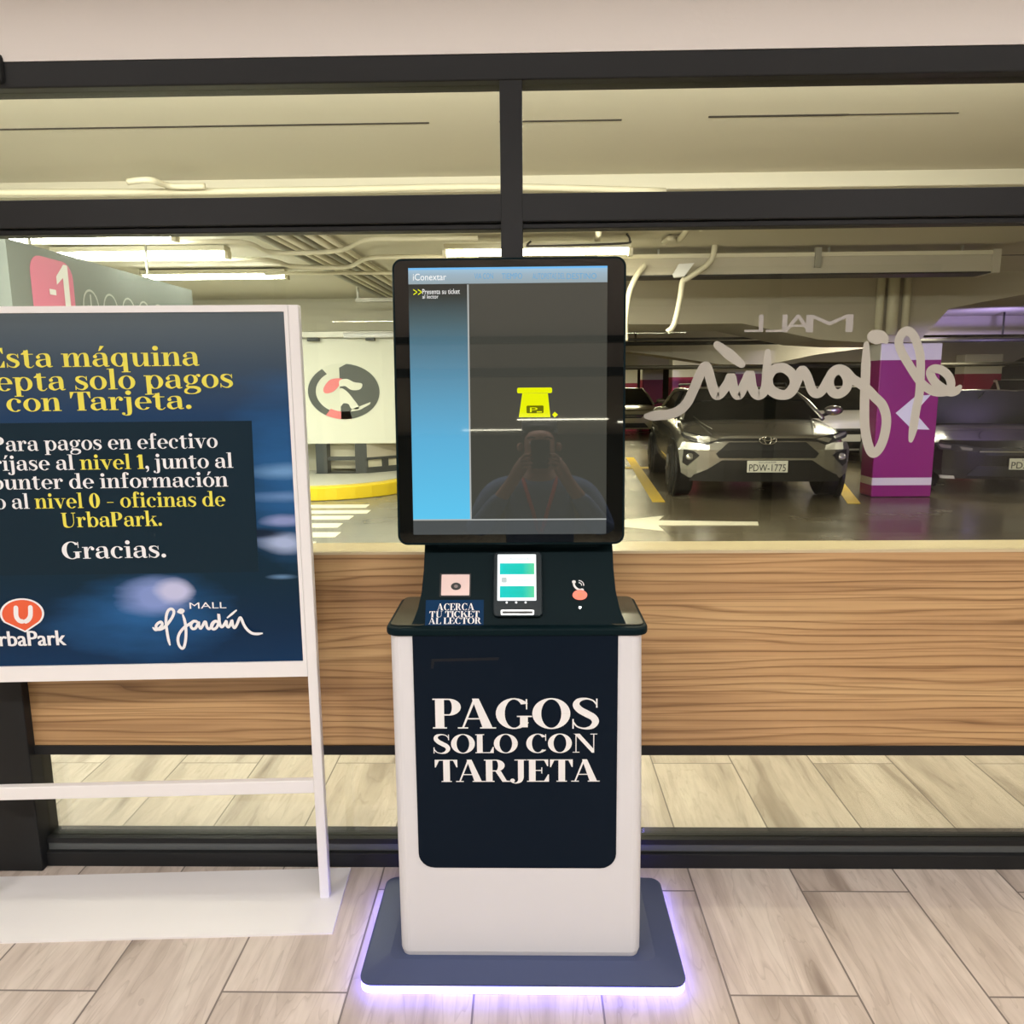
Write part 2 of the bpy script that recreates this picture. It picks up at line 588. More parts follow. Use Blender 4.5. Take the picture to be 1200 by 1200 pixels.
def garage_floor_mat():
    m, nt, b = newmat('sealed garage floor')
    tc = nt.nodes.new('ShaderNodeTexCoord')
    sp = nt.nodes.new('ShaderNodeSeparateXYZ')
    nt.links.new(tc.outputs['Object'], sp.inputs[0])
    n1 = nt.nodes.new('ShaderNodeTexNoise')
    n1.inputs['Scale'].default_value = 0.8
    n1.inputs['Detail'].default_value = 7
    nt.links.new(tc.outputs['Object'], n1.inputs['Vector'])
    c = ramp(nt, n1.outputs['Fac'], [(0.3, (0.11, 0.092, 0.06)), (0.7, (0.17, 0.145, 0.10))])
    # walkway is bare concrete; the lane's darker brown also carries its lack of light
    walk = nt.nodes.new('ShaderNodeMix'); walk.data_type = 'RGBA'
    wob = mathn(nt, 'ADD', sp.outputs[0], mathn(nt, 'MULTIPLY', n1.outputs['Fac'], 0.5))
    f = nt.nodes.new('ShaderNodeMapRange')
    f.inputs['From Min'].default_value = -1.5
    f.inputs['From Max'].default_value = 0.9
    nt.links.new(wob, f.inputs['Value'])
    nt.links.new(f.outputs[0], walk.inputs[0])
    walk.inputs[6].default_value = (0.20, 0.20, 0.18, 1)
    nt.links.new(c, walk.inputs[7])
    nt.links.new(walk.outputs[2], b.inputs['Base Color'])
    nt.links.new(ramp(nt, n1.outputs['Fac'], [(0.3, (0.16,) * 3), (0.7, (0.30,) * 3)]), b.inputs['Roughness'])
    return m


M['garage_floor'] = garage_floor_mat()

# ------------------------------------------------------------------ lettering
T, TH = 172, 30     # thick stem, hairline of a fat-face roman; cap height 700, x-height 480


def R(x0, y0, x1, y1):
    return [[(x0, y0), (x1, y0), (x1, y1), (x0, y1)]]


def PG(*p):
    return [list(p)]


def arc(cx, cy, rx, ry, a0, a1, t=T, h=TH, n=24):
    out = []
    for i in range(n):
        q = []
        for a, k in ((a0 + (a1 - a0) * i / n, 0), (a0 + (a1 - a0) * (i + 1) / n, 0), (a0 + (a1 - a0) * (i + 1) / n, 1), (a0 + (a1 - a0) * i / n, 1)):
            c, s = math.cos(rad(a)), math.sin(rad(a))
            q.append((cx + (rx - t * k) * c, cy + (ry - h * k) * s))
        out.append(q)
    return out


def dot(cx, cy, r):
    return [[(cx + r * math.cos(2 * math.pi * i / 16), cy + r * math.sin(2 * math.pi * i / 16)) for i in range(16)]]


def pen(pts, ws, n=6):
    """stroke of varying half-width along a smooth path"""
    sp = spline([(x, y, w_) for (x, y), w_ in zip(pts, ws)], n)
    out = []
    side = []
    for i, (x, y, w_) in enumerate(sp):
        a = sp[max(i - 1, 0)]; b = sp[min(i + 1, len(sp) - 1)]
        dx, dy = b[0] - a[0], b[1] - a[1]
        L = math.hypot(dx, dy) or 1
        side.append(((x - dy / L * w_, y + dx / L * w_), (x + dy / L * w_, y - dx / L * w_)))
    for i in range(len(side) - 1):
        out.append([side[i][1], side[i + 1][1], side[i + 1][0], side[i][0]])
    return out


def stem(x, y0=0, y1=700, t=T, b=50, tp=50):
    o = R(x, y0, x + t, y1)
    if b: o += R(x - b, y0, x + t + b, y0 + TH)
    if tp: o += R(x - tp, y1 - TH, x + t + tp, y1)
    return o


t_ = 135
G = {
    'P': (590, stem(60) + R(210, 670, 320, 700) + R(210, 305, 320, 335) + arc(320, 502, 235, 198, -90, 90)),
    'A': (760, PG((290, 700), (420, 700), (690, 0), (495, 0)) + PG((315, 690), (350, 640), (125, 0), (85, 0)) + R(190, 215, 560, 245) + R(10, 0, 210, TH) + R(440, 0, 750, TH)),
    'G': (740, arc(375, 350, 350, 362, 40, 325) + PG((600, 690), (630, 690), (630, 450), (606, 450)) + R(490, 30, 640, 300) + R(430, 270, 720, 300)),
    'C': (690, arc(375, 350, 350, 362, 42, 318) + PG((600, 690), (630, 690), (630, 450), (606, 450))),
    'O': (780, arc(390, 350, 365, 362, 0, 360, n=36)),
    'S': (570, pen([(500, 560), (430, 655), (300, 697), (160, 660), (110, 555), (180, 440), (310, 350), (440, 260), (480, 150), (410, 40), (270, 3), (130, 50), (55, 160)],
                   [14, 16, 20, 46, 66, 74, 78, 74, 66, 46, 20, 16, 14]) + R(490, 490, 518, 700) + R(38, 0, 66, 225)),
    'L': (590, stem(60) + R(200, 0, 570, TH) + PG((570, 0), (570, 230), (545, 230), (440, 0))),
    'N': (780, R(110, 0, 140, 700) + R(20, 0, 230, TH) + PG((25, 700), (235, 700), (680, 110), (680, -5), (610, -5), (80, 690)) + R(650, 0, 680, 700) + R(560, 670, 770, 700)),
    'T': (640, stem(245, tp=0) + R(25, 670, 615, 700) + PG((25, 700), (25, 460), (50, 460), (150, 700)) + PG((615, 700), (615, 460), (590, 460), (490, 700))),
    'R': (690, stem(60) + R(210, 670, 320, 700) + R(210, 330, 330, 360) + arc(320, 515, 230, 185, -90, 90) + PG((300, 345), (450, 345), (600, 40), (690, 30), (690, 0), (490, 0))),
    'J': (480, R(240, 120, 390, 700) + R(150, 670, 460, 700) + pen([(315, 140), (290, 30), (190, -40), (90, -20)], [75, 55, 18, 14]) + dot(95, 40, 62)),
    'E': (610, stem(60) + R(200, 0, 580, TH) + R(200, 670, 560, 700) + R(200, 340, 400, 370) + PG((580, 0), (580, 230), (555, 230), (440, 0)) + PG((560, 700), (560, 490), (535, 490), (440, 700)) + R(380, 260, 405, 450)),
    'I': (270, stem(60)),
    'U': (740, R(110, 210, 260, 700) + R(50, 670, 320, 700) + R(600, 230, 630, 700) + R(520, 670, 720, 700) + pen([(185, 230), (210, 80), (360, 5), (530, 60), (615, 240)], [75, 70, 24, 15, 15])),
    'K': (730, stem(60) + PG((200, 290), (230, 270), (600, 690), (555, 690)) + R(470, 670, 690, 700) + PG((300, 420), (420, 470), (700, 20), (520, 20)) + R(450, 0, 730, TH)),
    'a': (540, R(330, 60, 330 + t_, 350) + pen([(90, 370), (150, 455), (270, 478), (370, 430), (397, 330)], [18, 15, 16, 55, 67]) + dot(110, 360, 60) +
          pen([(400, 285), (250, 270), (110, 220), (95, 110), (190, 20), (320, 60), (380, 120)], [14, 15, 45, 66, 30, 14, 14]) + pen([(397, 90), (420, 20), (520, 30)], [67, 30, 12])),
    'c': (490, arc(265, 240, 245, 250, 52, 312, t_, 28) + dot(395, 375, 62)),
    'd': (590, arc(260, 240, 240, 250, 20, 340, t_, 28) + R(370, 0, 370 + t_, 740) + R(290, 712, 440, 740) + R(440, 0, 575, 28)),
    'e': (520, arc(265, 240, 245, 250, 0, 318, t_, 28) + R(140, 238, 505, 266)),
    'f': (390, R(110, 0, 110 + t_, 600) + R(20, 450, 360, 480) + R(30, 0, 330, 28) + pen([(177, 580), (200, 690), (280, 742), (350, 715)], [67, 60, 18, 14]) + dot(345, 670, 55)),
    'g': (540, arc(240, 310, 210, 175, 0, 360, 120, 26) + pen([(180, 150), (110, 90), (170, 40), (330, 30), (450, -20), (460, -110), (340, -190), (180, -195), (70, -140), (90, -50), (180, 0)],
                                                             [14, 30, 42, 48, 55, 50, 20, 16, 40, 40, 14]) + pen([(400, 430), (450, 480), (520, 470)], [12, 16, 20]) + dot(490, 440, 45)),
    'i': (300, R(80, 0, 80 + t_, 480) + R(10, 452, 150, 480) + R(10, 0, 290, 28) + dot(145, 640, 84)),
    'í': (300, R(80, 0, 80 + t_, 480) + R(10, 452, 150, 480) + R(10, 0, 290, 28) + PG((110, 560), (160, 560), (290, 730), (170, 740))),
    'j': (300, R(90, -60, 90 + t_, 480) + R(20, 452, 160, 480) + dot(155, 640, 84) + pen([(157, -40), (140, -150), (60, -200), (-30, -180)], [67, 55, 18, 14]) + dot(-25, -140, 52)),
    'l': (300, R(80, 0, 80 + t_, 740) + R(10, 712, 150, 740) + R(10, 0, 290, 28)),
    'm': (880, R(70, 0, 70 + t_, 480) + R(5, 452, 140, 480) + R(5, 0, 270, 28) + pen([(195, 300), (260, 440), (350, 478), (420, 430), (440, 310)], [12, 15, 20, 58, 67]) + R(373, 0, 373 + t_, 320) + R(310, 0, 570, 28) +
          pen([(500, 300), (560, 440), (650, 478), (720, 430), (740, 310)], [12, 15, 20, 58, 67]) + R(673, 0, 673 + t_, 320) + R(610, 0, 870, 28)),
    'n': (590, R(70, 0, 70 + t_, 480) + R(5, 452, 140, 480) + R(5, 0, 270, 28) + pen([(195, 300), (260, 440), (360, 478), (430, 430), (450, 310)], [12, 15, 20, 58, 67]) + R(383, 0, 383 + t_, 320) + R(320, 0, 580, 28)),
    'o': (530, arc(265, 240, 250, 250, 0, 360, t_, 28, 32)),
    'ó': (530, arc(265, 240, 250, 250, 0, 360, t_, 28, 32) + PG((220, 560), (270, 560), (400, 730), (280, 740))),
    'p': (600, R(70, -210, 70 + t_, 480) + R(5, 452, 140, 480) + R(5, -210, 270, -182) + arc(325, 240, 245, 250, -160, 160, t_, 28)),
    'q': (590, arc(260, 240, 240, 250, 20, 340, t_, 28) + R(370, -210, 370 + t_, 480) + R(310, -210, 570, -182)),
    'r': (440, R(70, 0, 70 + t_, 480) + R(5, 452, 140, 480) + R(5, 0, 280, 28) + pen([(200, 290), (250, 430), (330, 480), (400, 440)], [12, 15, 22, 20]) + dot(375, 400, 64)),
    's': (440, pen([(370, 380), (310, 455), (215, 472), (115, 430), (105, 345), (200, 270), (320, 200), (345, 110), (270, 22), (180, 12), (80, 60), (45, 120)],
                   [12, 14, 20, 44, 56, 62, 62, 54, 30, 16, 14, 12]) + R(365, 330, 388, 480) + R(30, 0, 53, 160)),
    't': (400, R(100, 90, 100 + t_, 600) + R(20, 450, 370, 480) + PG((20, 480), (100, 480), (235, 620), (200, 620)) + pen([(167, 110), (195, 20), (290, -5), (375, 70)], [67, 40, 15, 12])),
    'u': (600, R(70, 160, 70 + t_, 480) + R(5, 452, 140, 480) + pen([(137, 180), (160, 60), (250, 8), (340, 60), (400, 180)], [67, 55, 20, 14, 12]) + R(390, 0, 390 + t_, 480) + R(320, 452, 460, 480) + R(460, 0, 590, 28)),
    'v': (550, PG((50, 480), (205, 480), (340, 100), (310, -10), (255, -10)) + PG((280, 0), (320, 60), (490, 470), (450, 470)) + R(0, 452, 270, 480) + R(370, 452, 550, 480)),
    'k': (600, R(70, 0, 70 + t_, 740) + R(5, 712, 140, 740) + R(5, 0, 270, 28) + PG((200, 200), (230, 190), (480, 465), (435, 465)) + R(350, 452, 560, 480) + PG((290, 300), (390, 350), (580, 20), (420, 20)) + R(360, 0, 610, 28)),
    'b': (590, R(70, 0, 70 + t_, 740) + R(5, 712, 140, 740) + arc(325, 240, 245, 250, -160, 160, t_, 28)),
    '1': (340, R(110, 0, 110 + T, 690) + R(30, 0, 340, 30) + PG((30, 600), (30, 570), (120, 570), (200, 690), (170, 690))),
    '0': (560, arc(280, 350, 250, 362, 0, 360, T, TH, 32)),
    '.': (220, dot(110, 75, 82)),
    ',': (220, dot(110, 75, 78) + pen([(160, 80), (150, -60), (70, -150)], [30, 30, 10])),
    '-': (420, R(60, 235, 360, 268)),
    ' ': (230, []),
}
G['á'] = (G['a'][0], G['a'][1] + PG((220, 560), (270, 560), (400, 730), (280, 740)))


KERN = {'PA': -95, 'TA': -60, 'AG': -25, 'AR': -15, 'RJ': -20, 'JE': 0, 'ET': -15, 'AL': 0, 'LO': -30, 'GO': -25, 'OS': -10, 'SO': -10, 'OL': -10, 'CO': -20, 'ON': -15, 'Ta': -70, 'LE': -20, 'CT': -20}


def text_width(s, track=20):
    return sum(G[c][0] + track for c in s) - track + sum(KERN.get(s[i:i + 2], 0) for i in range(len(s) - 1))


def serif_line(runs, plane, x0, x1, yl, yr, hpx, out, w=0.0012, track=20, unit=700.0):
    """runs: [(text, key)]; the line spans pixels x0..x1 with baseline from yl to yr and letters hpx tall on the given surface;
    out[key] is the mesh that takes each run"""
    ua, va = plane.px(x0, yl)
    ub, vb = plane.px(x1, yr)
    uc, vc = plane.px((x0 + x1) / 2, (yl + yr) / 2 - hpx)
    ud, vd = plane.px((x0 + x1) / 2, (yl + yr) / 2)
    hv = (vc - vd) / unit
    tot = sum(text_width(s, track) for s, _ in runs) + track * (len(runs) - 1)
    su = (ub - ua) / tot
    sl = (vb - va) / tot
    x = 0
    for s, key in runs:
        for ci, ch in enumerate(s):
            adv, polys = G[ch]
            for i_, p in enumerate(polys):
                out[key].poly([plane.pt(ua + (x + q[0]) * su, va + sl * (x + q[0]) + q[1] * hv, w + i_ * 8e-6) for q in p])
            x += adv + track + KERN.get(s[ci:ci + 2], 0)


_fc = {}


def sans(txt, plane, u0, u1, v0, v1, mb, w=0.0012, mirror=False):
    """plain sans lettering from the built-in font fitted to a box u0..u1, v0..v1 on a surface"""
    if txt not in _fc:
        cu = bpy.data.curves.new('lettering', 'FONT')
        cu.body = txt
        cu.resolution_u = 3
        o = bpy.data.objects.new('lettering', cu)
        COL.objects.link(o)
        dg = bpy.context.evaluated_depsgraph_get()
        me = o.evaluated_get(dg).to_mesh()
        vs = [v.co.copy() for v in me.vertices]
        fs = [list(p.vertices) for p in me.polygons]
        o.evaluated_get(dg).to_mesh_clear()
        bpy.data.objects.remove(o)
        bpy.data.curves.remove(cu)
        _fc[txt] = (vs, fs)
    vs, fs = _fc[txt]
    xa = min(v.x for v in vs); xb = max(v.x for v in vs)
    ya = min(v.y for v in vs); yb = max(v.y for v in vs)
    pts = []
    for v in vs:
        a = (v.x - xa) / (xb - xa)
        if mirror: a = 1 - a
        pts.append(plane.pt(u0 + (u1 - u0) * a, v0 + (v1 - v0) * (v.y - ya) / (yb - ya), w))
    mb.add(pts, fs)


def sans_px(txt, plane, xa, ya, xb, yb, mb, w=0.0012, mirror=False):
    """same, with the box given by its top-left and bottom-right corner in the photograph"""
    u0, v1 = plane.px(xa, ya)
    u1, v0 = plane.px(xb, yb)
    sans(txt, plane, u0, u1, v0, v1, mb, w, mirror)


def quad_px(plane, pts, w):
    return [plane.pt(*plane.px(x, y), w) for x, y in pts]


def ribbon(mb, plane, uv, hw, w=0.001, taper=True):
    n = len(uv)
    side = []
    for i, (x, y) in enumerate(uv):
        a = uv[max(i - 1, 0)]; b = uv[min(i + 1, n - 1)]
        dx, dy = b[0] - a[0], b[1] - a[1]
        L = math.hypot(dx, dy) or 1
        h = hw
        if taper:
            h = hw * min(1.0, 0.55 + 0.45 * min(i, n - 1 - i) / 5.0)
        side.append((plane.pt(x - dy / L * h, y + dx / L * h, w), plane.pt(x + dy / L * h, y - dx / L * h, w)))
    for i in range(n - 1):
        o_ = plane.N * (i * 1.2e-5)
        mb.poly([side[i][1] + o_, side[i + 1][1] + o_, side[i + 1][0] + o_, side[i][0] + o_])
    for k in (0, n - 1):
        x, y = uv[k]
        r = hw * (0.55 if taper else 1)
        mb.poly([plane.pt(x + r * math.cos(2 * math.pi * j / 12), y + r * math.sin(2 * math.pi * j / 12), w + (n + 2) * 1.2e-5 if k else w - 1.2e-5) for j in range(12)])


SCRIPT = [
    [(138, 533), (160, 550), (190, 537), (214, 508), (206, 485), (180, 495), (163, 520), (176, 545), (208, 543), (242, 520), (277, 478), (305, 430), (311, 395), (291, 376), (265, 390), (250, 432), (247, 490), (255, 560), (267, 628), (279, 673)],
    [(343, 402), (365, 385), (388, 391), (374, 407), (345, 403)],
    [(384, 424), (399, 470), (408, 520), (411, 580), (406, 645), (394, 693), (375, 702), (352, 672), (345, 622), (360, 575), (396, 530), (430, 508), (455, 492), (482, 478), (503, 484), (490, 478), (468, 482), (452, 512), (464, 538), (489, 536),
     (508, 505), (517, 486), (520, 515), (533, 537), (550, 515), (566, 484), (577, 488), (586, 525), (602, 540), (622, 525), (640, 492), (660, 476), (676, 486), (658, 476), (632, 492), (622, 522), (640, 542), (668, 526), (688, 472), (683, 416),
     (689, 478), (702, 520), (719, 518), (738, 490), (747, 476), (751, 512), (766, 524), (782, 500), (794, 470), (800, 508), (815, 530), (835, 502), (852, 462), (864, 446), (876, 464), (893, 505), (922, 546), (960, 574), (1002, 580), (1044, 575)],
    [(753, 450), (826, 389)],
]

# ------------------------------------------------------------------ lobby shell
WY = 2.36           # front face line of the glazed partition
XL, XR = -4.2, 4.2
struct(MB().box(XL, XR, -18, 4.05, -0.06, 0.0).build('floor', M['plank']), 'wood-look plank tile floor')
struct(MB().box(XL, XR, -18, WY + 0.1, 2.76, 2.86).build('ceiling', M['plaster']))
struct(MB().box(XL, XR, WY - 0.03, WY + 0.12, 2.512, 2.76).build('wall_front', M['plaster']), 'pale plaster band above the black window frame')
struct(MB().box(XL - 0.1, XL, -18, WY + 0.12, 0, 2.86).build('wall_left', M['plaster']))
struct(MB().box(XR, XR + 0.1, -18, WY + 0.12, 0, 2.86).build('wall_right', M['plaster']))
struct(MB().box(XL, XR, -18.1, -18, 0, 2.86).build('wall_back', mat('dim back wall', (0.16, 0.15, 0.12), 0.8)))
# dark rails of the glazing behind the photographer (seen mirrored in the kiosk screen)
struct(MB().box(XL, XR, -3.5, -3.42, 2.38, 2.46).box(XL, XR, -3.5, -3.42, 2.70, 2.76).box(-2.6, -2.5, -3.5, -3.42, 0, 2.76).box(2.5, 2.6, -3.5, -3.42, 0, 2.76)
       .box(XL, XR, -3.5, -3.42, 0.0, 0.12).build('window_2', M['frame']))

# partition: black frame, panes, laminate apron
fr = struct(MB().box(XL, XR, WY - 0.03, WY + 0.06, 2.442, 2.512).build('window_1', M['frame'], bevel=0.004), 'black framed glass partition')
MB().box(XL, XR, WY - 0.03, WY + 0.06, 2.062, 2.140).box(XL, XR, WY - 0.012, WY + 0.04, 2.045, 2.062).build('transom', M['frame'], fr, bevel=0.003)
mxa, mxb = -0.072, -0.008
MB().box(mxa, mxb, WY - 0.032, WY + 0.058, 0.12, 2.442).build('mullion', M['frame'], fr, bevel=0.003)
MB().box(XL, XR, WY - 0.012, WY + 0.07, 0.0, 0.052).build('bottom_rail', M['frame'], fr, bevel=0.003)
MB().box(XL, XR, WY + 0.005, WY + 0.07, 0.052, 0.082).build('rail_groove', mat('grey rail groove', (0.10, 0.11, 0.11), 0.4), fr)
MB().box(XL, XR, WY - 0.004, WY + 0.07, 0.082, 0.10).build('rail_lip', M['frame'], fr)
MB().box(-1.93, -1.632, WY - 0.04, WY + 0.07, 0.0, 2.50).build('jamb', M['frame'], fr, bevel=0.004)
MB().box(-2.2, -1.475, WY - 0.045, WY + 0.0, 2.452, 2.532).build('pivot_plate', M['frame'], fr, bevel=0.012)
MB().box(XL, XR, WY + 0.005, WY + 0.012, 2.140, 2.442).build('pane', M['pane'], fr)
MB().box(XL, XR, WY + 0.005, WY + 0.012, 1.07, 2.045).build('pane', M['pane'], fr)
MB().box(XL, XR, WY + 0.016, WY + 0.022, 0.10, 0.405).build('lower_pane', M['lower_pane'], fr)
# laminate apron under the glass with a pale ledge and a black lower rail
ap = struct(MB().box(-1.632, XR, WY - 0.005, WY + 0.14, 0.436, 1.075).build('wall_apron', M['wood']), 'zebra-grain wood laminate panel below the glass')
MB().box(-1.632, XR, WY - 0.006, WY + 0.14, 1.075, 1.083).build('ledge', mat('pale ledge', (0.62, 0.52, 0.33), 0.35), ap)
MB().box(-1.632, XR, WY - 0.012, WY + 0.14, 0.405, 0.436).build('lower_rail', M['frame'], ap)

# vinyl script on the pane, reversed when read from the lobby
gp = Plane((0, WY + 0.004, 0), (1, 0, 0), (0, 0, 1))
sc_mb = MB()
c4 = lambda pts: [(960 + x / 4.617, 340 + y / 4.617) for x, y in pts]
el = c4([(760, 524), (740, 545), (708, 552), (666, 530), (622, 494), (600, 448), (618, 426), (660, 432), (700, 468), (712, 512), (695, 545), (650, 553), (600, 540), (545, 495), (485, 405), (440, 325), (430, 268), (462, 222), (500, 235), (532, 300), (546, 370), (546, 450), (540, 560), (522, 650), (508, 740), (494, 812)])
jdot = c4([(366, 262), (335, 238), (292, 236), (278, 254), (305, 274), (340, 268), (364, 280)])
jar = c4([(254, 292), (251, 420), (247, 520), (244, 620), (246, 740), (264, 838), (290, 882), (322, 858), (350, 790), (362, 700), (342, 625), (300, 580), (262, 540), (222, 508), (175, 478), (140, 440), (98, 428), (62, 458), (52, 508), (72, 552), (108, 560), (145, 530), (150, 480), (120, 436), (80, 440), (50, 480), (15, 540)]) + \
    [(957, 461), (951, 457), (945, 441), (939, 434), (934, 446), (928, 458), (919, 463), (905, 458), (899, 447), (905, 434), (917, 431), (928, 439), (930, 451), (921, 462), (908, 461), (900, 450), (899, 412)]
din = [(899, 412), (898, 440), (896, 456), (888, 463), (881, 455), (878, 439), (873, 448), (865, 463), (859, 455), (856, 442), (852, 450), (841, 463), (835, 455), (828, 431), (822, 434), (812, 457), (803, 474), (789, 484), (768, 487), (757, 487.6)]
acc = [(840, 404), (869, 427)]
for k, (st, hw) in enumerate(((el, 0.0128), (jdot, 0.0105), (jar, 0.0142), (din, 0.0148), (acc, 0.020))):
    uv = [gp.px(x, y) for x, y in spline(st, 6)]
    ribbon(sc_mb, gp, uv, hw, 0.0006 + 0.0035 * (k == 3) + 0.0005 * k)
sc_mb.build('script_lettering', M['vinyl'], fr, normals=False)
ml = MB()
for ch, xa, xb in (('M', 945, 999), ('A', 918, 951), ('L', 898, 922), ('L', 873, 894)):
    sans_px(ch, gp, xa, 369, xb, 389, ml, w=0.0012 + (0.0003 if ch == 'A' else 0), mirror=True)
ml.build('small_lettering', M['vinyl_thin'], fr, normals=False)

# ------------------------------------------------------------------ payment kiosk
K = empty('payment_kiosk', (-0.02, 2.02, 0))
tag(K, 'black and white card payment kiosk with tall touchscreen on glowing base', 'kiosk')
sp_ = Plane((0, 1.98, 1.186), (1, 0, 0), (0, 0.047, 0.727))       # screen face, leaning back a little
bp_ = Plane((0, 1.885, 0.04), (1, 0, 0), (0, 0.035, 0.927))       # body front
npl = Plane((0, 1.945, 0.985), (1, 0, 0), (0, 0.125, 0.235))      # sloping control panel

# base
bz0, bz1 = 0.012, 0.032
bl, brr, bf, bb = -0.455, 0.415, 1.797, 2.245
o1 = rrect(bl, brr, bf, bb, 0.035)
MB().slab([(x, y, bz1) for x, y in o1], (0, 0, 0.006)).build('base_plate', M['base_top'], K)
i1 = rrect(-0.385, 0.345, 1.87, 2.235, 0.03)
mb = MB()
n = len(o1)
ou = rrect(bl + 0.004, brr - 0.004, bf + 0.004, bb - 0.002, 0.033)
mb.add([(x, y, bz1 + 0.006) for x, y in ou] + [(x, y, bz1 + 0.018) for x, y in i1], [(i, (i + 1) % n, n + (i + 1) % n, n + i) for i in range(n)] + [list(range(n, 2 * n))])
mb.build('base_cover', M['base_top'], K)
MB().slab([(x, y, 0.008) for x, y in rrect(bl + 0.001, brr - 0.001, bf + 0.001, bb, 0.034)], (0, 0, bz1 - 0.008)).build('light_strip', M['led'], K)
MB().slab([(x, y, 0.0) for x, y in rrect(bl + 0.03, brr - 0.03, bf + 0.03, bb - 0.03, 0.03)], (0, 0, 0.008)).build('base_foot', M['trim_black'], K)

# body: rounded white shell
bx0, bx1 = -0.362, 0.304
btop = 0.955


def body_ring(z, y0, y1, x0, x1, r):
    return [(x, y, z) for x, y in rrect(x0, x1, y0, y1, r)]


mb = MB()
rings = [(bz1 + 0.018, 1.888, -0.350, 0.298, 0.022), (bz1 + 0.032, 1.884, -0.356, 0.304, 0.03), (0.5, 1.9025, -0.359, 0.304, 0.03), (btop, 1.9195, bx0, bx1 - 0.006, 0.03)]
pts = []
for z, y0, x0, x1, r in rings:
    pts += body_ring(z, y0, 2.2, x0, x1, r)
n = len(o1)
fs = []
for i in range(len(rings) - 1):
    for k in range(n):
        fs.append((i * n + k, i * n + (k + 1) % n, (i + 1) * n + (k + 1) % n, (i + 1) * n + k))
fs += [list(range(n)), [(len(rings) - 1) * n + k for k in range(n)]]
mb.add(pts, fs)
mb.build('body', M['kiosk_white'], K, smooth=False)
# black front door with rounded lower corners
u0, v1 = bp_.px(485, 742)
u1, _ = bp_.px(723, 742)
ub0, v0 = bp_.px(493, 1016)
ub1, _ = bp_.px(723, 1016)
door = MB().slab([bp_.pt(u + (u0 - ub0) * (v - v0) / (v1 - v0) if u < 0 else u, v, 0.003) for u, v in rrect(ub0 - 0.004, (u1 + ub1) / 2, v0, v1 - 0.002, 0.042, corners=(1, 1, 0, 0))], -bp_.N * 0.008).build('front_door', M['kiosk_door'], K)
tp = {'t': MB()}
serif_line([('PAGOS', 't')], bp_, 507, 703, 853, 853, 35, tp, w=0.0042, track=-14)
serif_line([('SOLO CON', 't')], bp_, 507, 700, 882, 881, 22, tp, w=0.0042, track=-10)
serif_line([('TARJETA', 't')], bp_, 509, 703, 915.5, 915, 26, tp, w=0.0042, track=-14)
lt = tp['t'].build('door_lettering', M['tape'], door, normals=False)
lt['label'] = 'white serif words on the black door'
MB().slab(quad_px(bp_, [(505, 783), (506, 772), (585, 770), (584, 773), (509, 775), (508, 783)], 0.0035), -bp_.N * 0.001).build('receipt_slot', mat('worn slot edge', (0.012, 0.014, 0.018), 0.4, spec=0.2), door)

# deck (black top cap) with rounded front corners
dk = rrect(-0.372, 0.313, 1.912, 2.215, 0.035)
MB().slab([(x, y, btop) for x, y in dk], (0, 0, 0.022)).build('deck', M['kiosk_black'], K, bevel=0.006)
for xa, xb in ((-0.362, -0.268), (0.215, 0.303)):
    MB().slab([(x, y, btop + 0.0222) for x, y in rrect(xa, xb, 1.935, 2.205, 0.02)], (0, 0, 0.003)).build('deck_inlay', M['deck'], K, bevel=0.001)

# sloping control panel that flares into the deck
prof = [(-0.035, 0.30), (0.0, 0.278), (0.035, 0.266), (0.08, 0.258), (0.14, 0.2545), (0.30, 0.2535)]     # (height on slope, half width)
cxn = -0.0245
outl = [(cxn - hw, v) for v, hw in prof] + [(cxn + hw, v) for v, hw in reversed(prof)]
neck = MB().slab([npl.pt(u, v, 0.0) for u, v in outl], (0, 0.05, -0.012)).build('control_panel', M['kiosk_black'], K)
MB().box(-0.25, 0.2, 2.04, 2.2, 0.97, 1.5).build('column', M['kiosk_black'], K, bevel=0.01)

# touchscreen housing
hu0, hv1 = sp_.px(457, 303)
hu1, _ = sp_.px(733, 303)
hu0b, hv0 = sp_.px(468, 639)
hu1b, _ = sp_.px(733, 639)
hl, hr = (hu0 + hu0b) / 2, (hu1 + hu1b) / 2
hous = MB().slab([sp_.pt(u, v, 0.0) for u, v in rrect(hl, hr, hv0, hv1, 0.026, 8)], -sp_.N * 0.05).build('screen_housing', M['kiosk_black'], K, bevel=0.004)
MB().slab([sp_.pt(u, v, 0.0006) for u, v in rrect(hl + 0.006, hr - 0.006, hv0 + 0.006, hv1 - 0.006, 0.021, 8)], -sp_.N * 0.0004).build('cover_glass', M['glass_black'], hous)
# lit display area
du0 = (sp_.px(476, 314)[0] + sp_.px(487, 626)[0]) / 2
du1 = (sp_.px(711, 312)[0] + sp_.px(711, 626)[0]) / 2
dv1 = sp_.px(595, 313)[1]
dv0 = sp_.px(600, 626)[1]


def dpy(y): return sp_.px(600, y)[1]
def rect_on(pl, u0, u1, v0, v1, w_, name, m, par):
    return MB().slab([pl.pt(u0, v0, w_), pl.pt(u1, v0, w_), pl.pt(u1, v1, w_), pl.pt(u0, v1, w_)], -pl.N * 0.0003).build(name, m, par)


